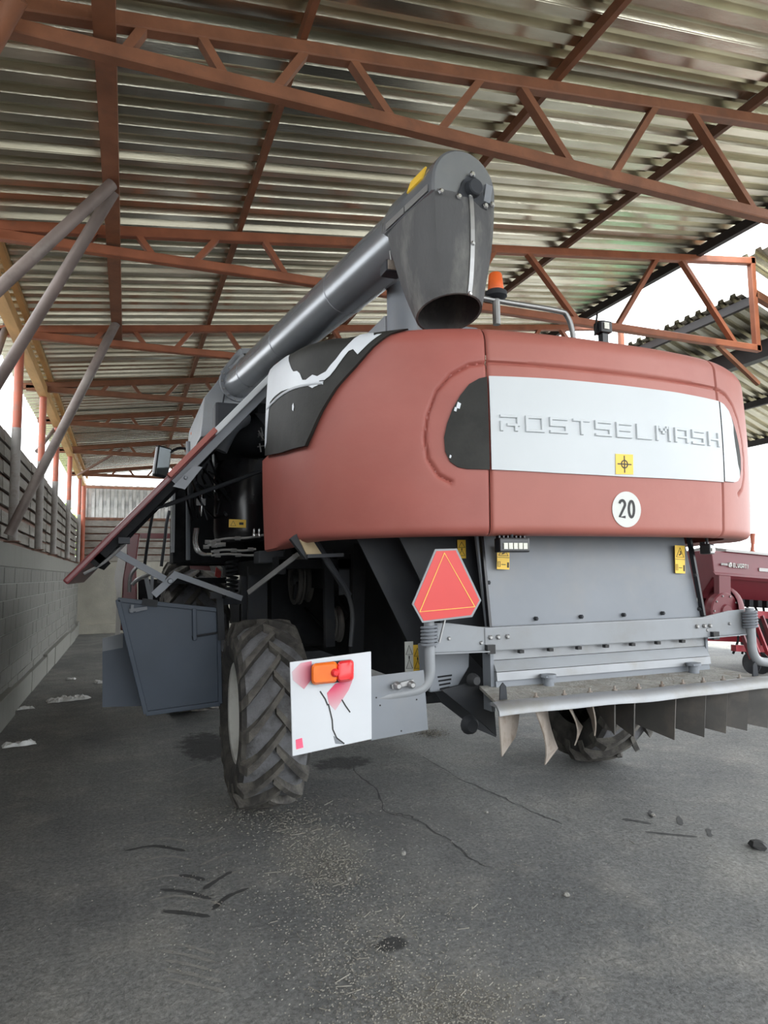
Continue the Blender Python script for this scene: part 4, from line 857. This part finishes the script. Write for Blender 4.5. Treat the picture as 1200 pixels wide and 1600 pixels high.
mb = MB(); mb.tube([at(300, 995, 'y', YD-.03), at(350, 987, 'y', YD-.03)], .008, 8); mb.build('latch_rod', 'dark_grey', dr)
lp_ = quad([(160, 997), (192, 990), (226, 990), (228, 1103), (160, 1105)], YD+.55, .015, 'lower_shield', 'blue_grey_l', HV); lp_['label'] = 'pale blue-grey shield panel behind the open one'
quad([(160, 997), (192, 990), (192, 1012), (160, 1018)], YD+.545, .006, 'worn_edge', 'machine_grey', lp_)
mb = MB(); mb.beam(at(343, 935, 'y', 5.4), at(346, 1000, 'y', 5.4), .05, .05); mb.beam(at(328, 930, 'y', 5.35), at(346, 930, 'y', 5.35), .06, .05); mb.beam(at(346, 940, 'y', 5.42), at(378, 938, 'y', 5.5), .05, .05); mb.build('hinge_post', 'dark_grey', HV)
mb = MB(); mb.beam(at(383, 900, 'y', 5.9), at(383, 990, 'y', 5.9), .06, .06); mb.beam(at(402, 885, 'y', 5.7), at(402, 970, 'y', 5.7), .16, .06); mb.build('support_column', 'dark_grey', HV)
mb = MB(); c = at(362, 935, 'y', 6.3); mb.tube([c+Vector((.05*math.cos(2*PI*k/8), .05*math.sin(2*PI*k/8), .40*k/80-.05)) for k in range(81)], .012, 6); mb.build('coil_spring', 'dark_grey', HV, True)

# ---- engine bay behind the open shield
mb = MB(); mb.box((1.75, 4.45, 1.8), (3.9, 7.5, 2.98)); mb.box((.98, 7.25, 1.75), (3.9, 7.45, 3.3)); mb.build('bulkhead_backing', 'near_black', HV)
mb = MB(); mb.box((.98, 4.50, 1.70), (1.9, 7.3, 1.76)); mb.beam((1.0, 4.5, 1.72), (1.0, 7.3, 1.72), .05, .12); mb.build('bay_floor', 'near_black', HV)
mb = MB(); mb.beam((1.02, 4.5, 3.02), (1.02, 7.3, 3.06), .06, .07); mb.beam((1.05, 4.55, 1.75), (1.05, 4.55, 3.0), .05, .05); mb.beam((1.03, 6.9, 1.75), (1.03, 6.9, 3.0), .05, .05); mb.build('bay_frame', 'near_black', HV)
quad([(276, 757), (336, 690), (425, 690), (425, 884), (276, 884)], 7.2, .04, 'bulkhead_backing', 'near_black', HV)  # added near-black sheet closing a bright sky gap behind the bay
tk = MB(); c = at(372, 782, 'y', 5.65); tk.lathe((c.x+.05, c.y, 1.93), (0,0,1), [(0, .22), (.02, .24), (.10, .25), (.62, .25), (.68, .22), (.70, .10)], 28); tank = tk.build('oil_tank', 'black_gloss', HV, True)
sticker(at(371, 818, 'y', 5.36), .135, .065, -.02, 'wide', 0, tank)
mb = MB(); c = at(375, 670, 'y', 5.6); mb.lathe((c.x+.5, c.y+.1, c.z-.02), (-1,0,.0), [(0, .2), (.42, .2), (.46, .19), (.56, .15), (.57, .14)], 28); mb.build('air_cleaner', 'dark_grey', HV, True)
mb = MB(); P = crv([at(345, 705, 'y', 5.3), at(355, 680, 'y', 5.3), at(366, 662, 'y', 5.35), at(378, 652, 'y', 5.45)], 5); mb.tube(P, [.05+.03*i/(len(P)-1) for i in range(len(P))], 16); mb.build('duct_reflection', 'machine_grey', HV, True)  # added pale tube stands for the reflection on the cylinder's left face
mb = MB(); mb.box(at(335, 728, 'y', 6.2), at(400, 640, 'y', 6.4)); mb.build('air_box', 'dark_grey', HV, bevel=.03)
rd_ = MB(); p = at(270, 880, 'y', 6.6); q = at(300, 757, 'y', 6.6); rd_.box((p.x, 6.6, p.z), (q.x+.5, 7.1, q.z)); rad = rd_.build('cooler_box', 'near_black', HV, bevel=.01)
mb = MB(); mb.box((p.x-.02, 6.55, p.z+.1), (p.x+.01, 6.62, q.z)); mb.build('edge_trim', 'machine_grey_l', rad)
mb = MB(); mb.tube([at(294, 690, 'y', 6.4), at(294, 875, 'y', 6.4)], .02, 8); mb.build('bay_rod', 'machine_grey', HV, True)
mb = MB(); c = at(315, 785, 'y', 5.9); mb.lathe(c-Vector((0,0,.12)), (0,0,1), [(0, .004), (.04, .020), (.09, .022), (.15, .022), (.20, .020), (.24, .004)], 12); rc = mb.build('lever_handle', 'chrome', HV, True)
mb = MB(); mb.box(c-Vector((.045, .03, .03)), c+Vector((.03, .03, .03))); mb.build('lever_boss', 'black_gloss', rc)
random.seed(11)
for i, (a, b) in enumerate((((330, 846), (412, 836)), ((318, 855), (352, 850)), ((330, 862), (400, 858)), ((330, 868), (414, 866)), ((322, 846), (345, 852)))):
    mb = MB(); p = at(*a, 'y', 5.0); q = at(*b, 'y', 4.95); mb.tube(crv([p, p.lerp(q, .3)+Vector((0,0,.008)), p.lerp(q, .7)-Vector((0,0,.006)), q], 4), .009, 8); h_ = mb.build('hydraulic_pipe', 'steel', HV, True)
    mb = MB()
    for t in (.12, .5, .88): r = p.lerp(q, t); mb.lathe(r-Vector((.02,0,0)), (1,0,0), [(0, .016), (.04, .016)], 6)
    mb.build('pipe_nut', 'steel', h_)
for (x0) in (303, 307):
    mb = MB(); mb.tube(crv([at(x0+2, 825, 'y', 5.3), at(x0, 845, 'y', 5.3), at(x0+4, 860, 'y', 5.3), at(x0+14, 866, 'y', 5.3), at(x0+24, 866, 'y', 5.3)], 6), .013, 8); mb.build('hydraulic_pipe', 'chrome', HV, True)
for a in ((397, 832), (405, 832)):
    mb = MB(); c = at(*a, 'y', 4.95); mb.lathe(c-Vector((0,0,.03)), (0,0,1), [(0, .012), (.02, .012), (.025, .008), (.05, .010), (.06, .004)], 8); mb.build('pipe_fitting', 'chrome', HV, True)
for k in range(14):
    u0 = random.uniform(300, 340); v0 = random.uniform(700, 760); u1 = u0+random.uniform(-10, 60); v1 = v0+random.uniform(30, 110)
    P = [at(u0, v0, 'y', random.uniform(5.2, 6.2)), at((u0+u1)/2+random.uniform(-12, 12), (v0+v1)/2, 'y', random.uniform(5.2, 6)), at(u1, v1, 'y', random.uniform(5.2, 6.2))]
    mb = MB(); mb.tube(crv(P, 6), random.uniform(.005, .012), 7); mb.build('hose', random.choice(['near_black', 'dark_grey', 'black_gloss']), HV, True)
mb = MB(); mb.prism([at(u, v, 'y', 4.9) for u, v in ((398, 606), (412, 612), (418, 630), (400, 634), (392, 622))], (0, .02, 0)); mb.build('pivot_plate', 'machine_grey', HV)
mb = MB(); mb.prism([at(u, v, 'y', 4.9) for u, v in ((402, 628), (420, 630), (420, 646), (402, 646))], (0, .05, 0)); mb.build('lock_block', 'dark_grey', HV, bevel=.006)
mb = MB(); mb.prism([at(u, v, 'y', 4.85) for u, v in ((398, 645), (424, 648), (424, 678))], (0, .02, 0)); mb.build('gusset', 'dark_grey', HV)
for k in range(7):
    mb = MB(); a = at(404+random.uniform(-2, 4), 668+k*5, 'y', 5.1); mb.tube([a, a+Vector((random.uniform(.0, .08), 0, random.uniform(-.07, .05)))], .006, 6); mb.build('wire_clip', 'steel', HV)
mb = MB(); mb.box(at(404, 880, 'y', 4.7), at(436, 862, 'y', 4.9)); mb.build('valve_block', 'dark_grey', HV, bevel=.01)

# ---- grain tank
YT = 7.55
mb = MB(); P = [at(u, v, 'y', YT) for u, v in ((313, 682), (319, 621), (337, 599), (349, 582))]; P += [Vector((1.55, YT, P[-1].z+.1)), Vector((4.0, YT, P[-1].z+.1)), Vector((4.05, YT, P[0].z))]
mb.prism(P, (0, 1.9, 0)); gt = mb.build('grain_tank', 'machine_grey_l', HV, bevel=.015); gt['label'] = 'pale grey grain tank'
mb = MB(); q0 = at(349, 584, 'y', YT); q1 = at(377, 549, 'y', YT+.1); mb.beam(q0, q1, .05, .07); mb.beam(q1, at(404, 549, 'y', YT+.1), .05, .06); mb.beam(at(354, 589, 'y', YT), at(381, 556, 'y', YT), .05, .06); mb.build('tank_extension_frame', 'machine_grey_l', gt)
mb = MB(); mb.prism([q1, at(440, 556, 'y', YT+.1), at(440, 580, 'y', YT+.1), at(358, 584, 'y', YT+.1)], (0, .03, 0)); mb.build('tank_flap', 'near_black', gt)
mb = MB(); mb.prism([at(378, 556, 'y', YT-.02), at(410, 557, 'y', YT-.02), at(404, 566, 'y', YT-.02), at(376, 566, 'y', YT-.02)], (0, .02, 0)); mb.build('tank_lip', 'machine_grey_l', gt)
mb = MB(); mb.beam(at(345, 650, 'y', YT-.02), at(353, 602, 'y', YT-.02), .015, .02); mb.build('tank_seam', 'dark_grey', gt)
# front platform, mirror, lamp, header
mb = MB(); mb.box((.40, 7.2, 1.58), (1.0, 9.3, 1.64)); mb.build('platform', 'near_black', HV)
def rail(P, name='hand_rail', r=.018, m='near_black'):
    mb = MB(); mb.tube(crv(P, 5), r, 8); return mb.build(name, m, HV, True)
rail([at(240, 795, 'y', 8.6), at(232, 840, 'y', 8.6), at(225, 890, 'y', 8.6)]); rail([at(265, 798, 'y', 8.0), at(260, 820, 'y', 8.0), at(258, 840, 'y', 8.0), at(252, 885, 'y', 8.0)], m='dark_grey')
rail([at(202, 925, 'y', 7.0), at(204, 900, 'y', 7.0), at(214, 886, 'y', 7.0), at(224, 882, 'y', 7.0)], m='steel'); rail([at(206, 914, 'y', 6.6), at(216, 905, 'y', 6.6), at(236, 896, 'y', 6.6)], m='steel')
mb = MB(); mb.beam(at(228, 900, 'y', 6.8), at(240, 960, 'y', 6.8), .04, .04); mb.beam(at(238, 900, 'y', 6.9), at(236, 940, 'y', 6.9), .03, .03); mb.build('ladder_hinge', 'machine_grey', HV)
mc = at(253, 722, 'y', 9.6); R = Matrix.Rotation(.45, 3, 'Z')
mb = MB(); mb.box((-.11, -.04, -.22), (.11, .04, .22)); mb.v = [tuple(mc+R @ (Matrix.Rotation(.12, 3, 'Y') @ Vector(p))) for p in mb.v]; mr = mb.build('wing_mirror', 'black_gloss', HV, bevel=.03)
mb = MB(); mb.box((-.085, -.05, -.19), (.085, -.044, .19)); mb.v = [tuple(mc+R @ (Matrix.Rotation(.12, 3, 'Y') @ Vector(p))) for p in mb.v]; mb.build('mirror_glass', 'mirror', mr)
mb = MB(); mb.tube(crv([mc+Vector((.05, 0, .1)), mc+Vector((.25, .05, .22)), mc+Vector((.55, .1, .15)), mc+Vector((.9, .2, .05))], 5), .02, 8); mb.build('mirror_arm', 'black_gloss', mr, True)
lc = at(304, 687, 'y', 9.0); mb = MB(); mb.lathe(lc, (0,0,1), [(0, .05), (.05, .05), (.06, .04)], 12); al = mb.build('marker_lamp', 'sticker_white', HV, True)
mb = MB(); mb.lathe(lc+Vector((0,0,.06)), (0,0,1), [(0, .05), (.03, .05), (.06, .03), (.065, .001)], 12, True); mb.build('lamp_dome', 'lens_orange', al, True)
YH = 11.2
hd = quad([(193, 833), (219, 833), (213, 880), (216, 985), (188, 985), (192, 900), (198, 868)], YH, .25, 'header', 'header_red', HV, bevel=.02); hd['label'] = 'dark red end of the cutting header at the front'
quad([(190, 850), (199, 835), (198, 868), (188, 930), (188, 1000), (180, 1000), (182, 925), (178, 905), (181, 888)], YH-.05, .12, 'crop_divider', 'header_pale', hd)
quad([(219, 833), (330, 834), (330, 842), (219, 841)], YH+.1, .1, 'header_top_beam', 'header_red', hd)
quad([(216, 905), (340, 905), (340, 990), (216, 990)], YH+.2, .1, 'header_back', 'near_black', hd)
mb = MB(); mb.box((-.15, 10.9, .15), (5.0, 11.1, .45)); mb.build('header_skid', 'near_black', hd)
mb = MB(); mb.box((1.6, 8.6, .9), (3.3, 11.1, 1.6)); mb.build('feeder_house', 'near_black', HV)
quad([(296, 876), (326, 880), (330, 892), (298, 889)], 7.6, .05, 'red_guard', 'header_red', HV); quad([(338, 886), (346, 893), (344, 905), (336, 900)], 7.4, .03, 'red_reflector', 'sign_red', HV)

# ================================================================== seed drill on the right
SD = thing('seed_drill', (8.9, 8.3, 0), 'dark red seed drill with lettered hopper beyond the right arm', 'seed drill')
ox = 8.90
SDR = Matrix.Rotation(math.radians(4.2), 3, 'Y'); SDO = Vector((ox, 10, 1.9)); SDZ = Vector((0, -1.7, -.03))
def sd(mb): mb.v = [tuple(SDO+SDZ+SDR @ (Vector(p)-SDO)) for p in mb.v]; return mb
L2 = 5.0
mb = MB(); mb.prism([(ox, 9.9, 2.00), (ox, 9.84, 1.60), (ox, 10.15, 1.22), (ox, 10.45, 1.22), (ox, 10.75, 1.60), (ox, 10.7, 2.0)], (L2, 0, 0)); hp = sd(mb).build('hopper', 'drill_red', SD, bevel=.015)
mb = MB(); mb.prism([(ox+.28, 9.86, 2.0), (ox+.28, 9.86, 2.035), (ox+.28, 10.3, 2.10), (ox+.28, 10.75, 2.035), (ox+.28, 10.75, 2.0)], (L2-.3, 0, 0)); sd(mb).build('hopper_lid', 'lid_grey', SD)
mb = MB(); mb.prism([(ox-.02, 9.80, 1.60), (ox-.02, 9.86, 1.66), (ox-.02, 9.88, 1.60), (ox-.02, 9.84, 1.55)], (L2, 0, 0)); sd(mb).build('hopper_rib', 'drill_red', SD)
mb = MB(); mb.box((ox+1.0, 9.845, 1.72), (ox+3.2, 9.86, 1.775)); sd(mb).build('name_stripe', 'lid_grey', hp)
# hopper lettering
GL2 = dict(GL); GL2['V'] = [(0,.3,.18,1),(.82,.3,1,1),(.2,0,.8,.3)]; GL2['I'] = [(.4,0,.6,1)]
for i, ch in enumerate('ELVORTI'):
    mb = MB()
    for x0, y0, x1, y1 in GL2[ch]: mb.box((ox+.40+(i+x0*.75)*.052, 9.835, 1.745+y0*.07), (ox+.40+(i+x1*.75)*.052, 9.85, 1.745+y1*.07))
    sd(mb).build('letter', 'sticker_white', hp)
mb = MB(); mb.box((ox+.31, 9.835, 1.75), (ox+.33, 9.85, 1.82)); mb.box((ox+.31, 9.835, 1.80), (ox+.37, 9.85, 1.82)); mb.box((ox+.35, 9.835, 1.75), (ox+.37, 9.85, 1.80)); mb.box((ox+.33, 9.835, 1.745), (ox+.37, 9.85, 1.757)); sd(mb).build('maker_emblem', 'sticker_white', hp)
mb = MB()
for k in range(5): mb.box((ox+.15+k*.028, 9.835, 1.765), (ox+.15+k*.028+.019, 9.85, 1.80))
sd(mb).build('small_print', 'lid_grey', hp)
# gear case at the near end
mb = MB(); mb.lathe((ox-.02, 9.72, 1.02), (0,-1,0), [(0, .30), (.10, .30), (.12, .28), (.12, .12), (.15, .10)], 28); mb.box((ox-.14, 9.62, 1.15), (ox+.10, 9.72, 1.58)); sd(mb).build('gear_case', 'drill_red', SD, True)
mb = MB()
for k in range(10): a = 2*PI*k/10; mb.bolt((ox-.02+.25*math.cos(a), 9.60, 1.02+.25*math.sin(a)), (0,-1,0), .016, .02)
sd(mb).build('case_bolts', 'steel', SD)
mb = MB(); mb.lathe((ox+.22, 9.9, 1.05), (1,0,0), [(-.06, .38), (.0, .40), (.06, .38), (.06, .30), (-.06, .30)], 28, True); sd(mb).build('drive_ring', 'drill_red', SD, True)
mb = MB(); mb.beam((ox+.1, 10.0, 1.0), (ox+L2, 10.0, 1.0), .12, .12); mb.beam((ox+.3, 9.75, .45), (ox+L2, 9.75, .45), .10, .10); mb.beam((ox+.3, 10.6, .55), (ox+L2, 10.6, .55), .10, .10); sd(mb).build('frame_beam', 'drill_red_b', SD)
random.seed(21)
for k in range(22):
    x = ox+.35+k*.20; mb = MB(); mb.box((x, 10.0, 1.12), (x+.09, 10.3, 1.24)); sd(mb).build('seed_meter', 'near_black', SD)
    mb = MB(); P = [(x+.04, 10.1, 1.14), (x+.02+random.uniform(-.1, .1), 9.95, .9), (x+.06+random.uniform(-.12, .12), 9.8, .65), (x+.05, 9.85, .35)]; mb.tube(crv(P, 4), .018, 7); sd(mb).build('seed_tube', 'near_black', SD, True)
    mb = MB(); mb.beam((x+.1, 9.85, .98), (x+.1, 9.55, .30), .03, .06); sd(mb).build('coulter_arm', 'drill_red_b' if k % 3 else 'drill_red', SD)
    mb = MB(); mb.lathe((x+.1, 9.55, .24), (1,0,0), [(-.006, .17), (.006, .17)], 18); sd(mb).build('coulter_disc', 'dark_grey', SD)
for k in range(6):
    x = ox+.5+k*.8; mb = MB(); mb.beam((x, 9.9, 1.25), (x+.35, 9.75, .5), .06, .05); sd(mb).build('frame_strut', 'drill_red_b', SD)
for x in (ox+1.55, ox+4.2):
    mb = MB(); mb.lathe((x, 8.6, .42), (1,0,0), [(-.14, .22), (-.15, .36), (-.10, .42), (.10, .42), (.15, .36), (.14, .22)], 28, True); dw = mb.build('drill_wheel', 'rubber', SD, True); mb = MB(); mb.lathe((x, 8.6, .42), (1,0,0), [(-.05, .23), (.05, .23)], 20); mb.build('drill_rim', 'drill_red', SD, True)
mb = MB(); c = at(1176, 868, 'y', 8.45); mb.tube([c, c+Vector((0,0,.08)), c+Vector((.0,0,.09)), c+Vector((.02,0,.20))], [.05, .05, .03, .025], 10); mb.tube([c+Vector((.02,0,.20)), c+Vector((.03,0,.38))], [.03, .045], 10); mb.build('marker_post', 'post_red', SD, True)
# green machine beyond
GM = thing('farm_trailer', (15.5, 16.0, 0), 'low green farm trailer just visible above the seed drill hopper', 'trailer')
mb = MB(); mb.box((14.6, 15.8, 1.35), (19, 17.5, 2.05)); b_ = mb.build('body', 'green_paint', GM, bevel=.04)
mb = MB(); mb.beam((14.6, 15.75, 2.06), (19, 15.75, 2.06), .08, .08); mb.build('top_rail', 'lid_grey', GM)
mb = MB(); mb.beam((14.2, 16.6, 1.0), (19, 16.6, 1.0), .2, .3); mb.build('frame', 'near_black', GM)
for x in (15.4, 17.8):
    mb = MB(); mb.lathe((x, 15.9, .55), (0,1,0), [(-.15, .3), (-.16, .5), (-.1, .55), (.1, .55), (.16, .5), (.15, .3)], 24, True); mb.build('wheel', 'rubber', GM, True)
# ================================================================== trees outside
random.seed(31)
def tree(c, r, h, n, lab):
    t = thing('tree', c, lab, 'tree', 'trees beyond the left wall'); c = Vector(c)
    mb = MB(); mb.tube([c, c+Vector((.1, 0, h*.5)), c+Vector((0, .1, h*.8))], [.14, .10, .05], 8); mb.build('trunk', 'bark', t, True)
    v, f = [], []
    for k in range(n):
        a = random.uniform(0, 2*PI); b = math.acos(random.uniform(-1, 1)); q = r*(random.random()**.4)
        p = c+Vector((0, 0, h*.68))+Vector((math.cos(a)*math.sin(b)*q, math.sin(a)*math.sin(b)*q, math.cos(b)*q*h*.34/r)); s = random.uniform(.06, .13)
        d = Vector((random.uniform(-1,1), random.uniform(-1,1), random.uniform(-1,1))).normalized(); e = d.orthogonal().normalized()
        m_ = len(v); v += [p-d*s, p+e*s*.5, p+d*s, p-e*s*.5]; f.append((m_, m_+1, m_+2, m_+3))
    mb = MB(); mb.add(v, f); mb.build('foliage', 'leaf', t)
tree((-2.9, 26.5, 0), 1.5, 4.6, 3500, 'sunlit yellow-green tree seen over the board fence near the far corner')
# ================================================================== litter on the floor
random.seed(41)
def crumple(cu, cv, lx, ly, h, name, lab, rz=0., m='plastic_bag'):
    c = G(cu, cv); n = 22; k_ = 12; v = []; sd_ = random.random()*50; mb = MB(); R = Matrix.Rotation(rz, 3, 'Z')
    for i in range(n+1):
        for j in range(k_+1):
            x, y_ = (i/n-.5)*lx, (j/k_-.5)*ly; edge = min(1, 6*min(i/n, 1-i/n, j/k_, 1-j/k_)+.05); q = mnoise.noise((x*14+sd_, y_*14, 0)); r2 = mnoise.noise((x*35, y_*35+sd_, 3))
            z = .004+edge*h*(.5+.9*abs(q)+.3*r2); jx = .25*ly*mnoise.noise((x*9+sd_, 7, y_*5)); jy = .3*ly*mnoise.noise((x*9+sd_, 17, y_*3)); v.append(c+R @ Vector((x+jx, y_+jy, max(.003, z))))
    mb.add(v, [(i*(k_+1)+j, (i+1)*(k_+1)+j, (i+1)*(k_+1)+j+1, i*(k_+1)+j+1) for i in range(n) for j in range(k_)])
    o = mb.build(name, m, org=c); md = o.modifiers.new('thick', 'SOLIDIFY'); md.thickness = .003; md.offset = 1
    tag(o, lab, 'litter', 'plastic litter by the left wall'); return o
crumple(107, 1094, .56, .22, .05, 'plastic_bag', 'largest crumpled white plastic bag on the floor by the wall', .3)
crumple(40, 1108, .22, .10, .03, 'plastic_scrap', 'white torn scrap between the large bag and the wall', .2)
crumple(30, 1165, .30, .12, .04, 'plastic_scrap', 'translucent wrinkled scrap lowest at the left edge', .1)
crumple(111, 1062, .14, .10, .03, 'plastic_scrap', 'small white scrap above the largest plastic bag', -.2)
crumple(155, 1068, .10, .12, .05, 'plastic_scrap', 'white scrap beside the pale blue-grey shield panel', .5)
crumple(70, 1052, .10, .06, .01, 'paper_scrap', 'tiny pale scrap farthest up along the wall base', .5)
# straw and crumbs
def straw(name, lab, spots, n, seed):
    random.seed(seed); v, f = [], []
    for k in range(n):
        cu, cv, ru, rv, ln = random.choice(spots); a, b = random.gauss(0, .5), random.gauss(0, .5); p = G(cu+a*ru, cv+b*rv); th = random.uniform(0, PI)
        l = ln*.42*random.uniform(.2, 1)*(8 if random.random() < .008 else 1); d = Vector((math.cos(th), math.sin(th), random.uniform(-.06, .06)))*l/2; e = Vector((-math.sin(th), math.cos(th), 0))*random.uniform(.0008, .002); z = Vector((0, 0, .003+random.random()*.006)); m_ = len(v)
        u_ = Vector((0, 0, .003)); v += [p-d-e+z, p-d+e+z, p-d+u_+z, p+d-e+z, p+d+e+z, p+d+u_+z]; f += [(m_, m_+1, m_+4, m_+3), (m_+1, m_+2, m_+5, m_+4), (m_+2, m_, m_+3, m_+5)]
    mb = MB(); mb.add(v, f); o = mb.build(name, 'straw'); tag(o, lab, 'straw', kind='stuff'); return o
straw('loose_straw', 'thin scatter of straw and chaff on the asphalt', [(490, 1325, 90, 60, .03), (520, 1360, 70, 50, .03), (600, 1440, 220, 90, .025), (720, 1560, 130, 60, .022), (690, 1590, 160, 50, .022), (430, 1275, 130, 30, .035), (560, 1520, 120, 90, .025), (640, 1250, 420, 90, .02), (760, 1380, 420, 170, .018), (430, 1400, 300, 170, .02)], 9500, 51)
straw('straw_clump', 'small clump of chaff under the tail of the harvester', [(672, 1146, 26, 6, .05)], 500, 52)
random.seed(61)
for k, (u, v_, s) in enumerate(((630, 1335, .02), (885, 1400, .018), (760, 1270, .015), (1185, 1325, .05), (545, 1375, .014), (1020, 1275, .02))):
    c = G(u, v_); mb = MB(); mb.lathe(c, (0,0,1), [(-.001, s*.8), (s*.4, s), (s*.8, s*.6), (s*.95, .001)], 8); mb.v = [(p[0]+random.uniform(-.2, .2)*s, p[1]+random.uniform(-.2, .2)*s, max(0, p[2])) for p in mb.v]
    o = mb.build('dirt_clod', 'tar' if s > .03 else 'chaff', org=c); tag(o, ('pale pebble of dirt near the long floor crack', 'pale pebble of dirt in the lower right of the floor', 'tiny pebble between the two floor cracks', 'dark clod of dirt at the right edge of the floor', 'tiny pebble near the straw patch', 'small pebble by the dark prints at right')[k], 'clod', 'dirt clods')
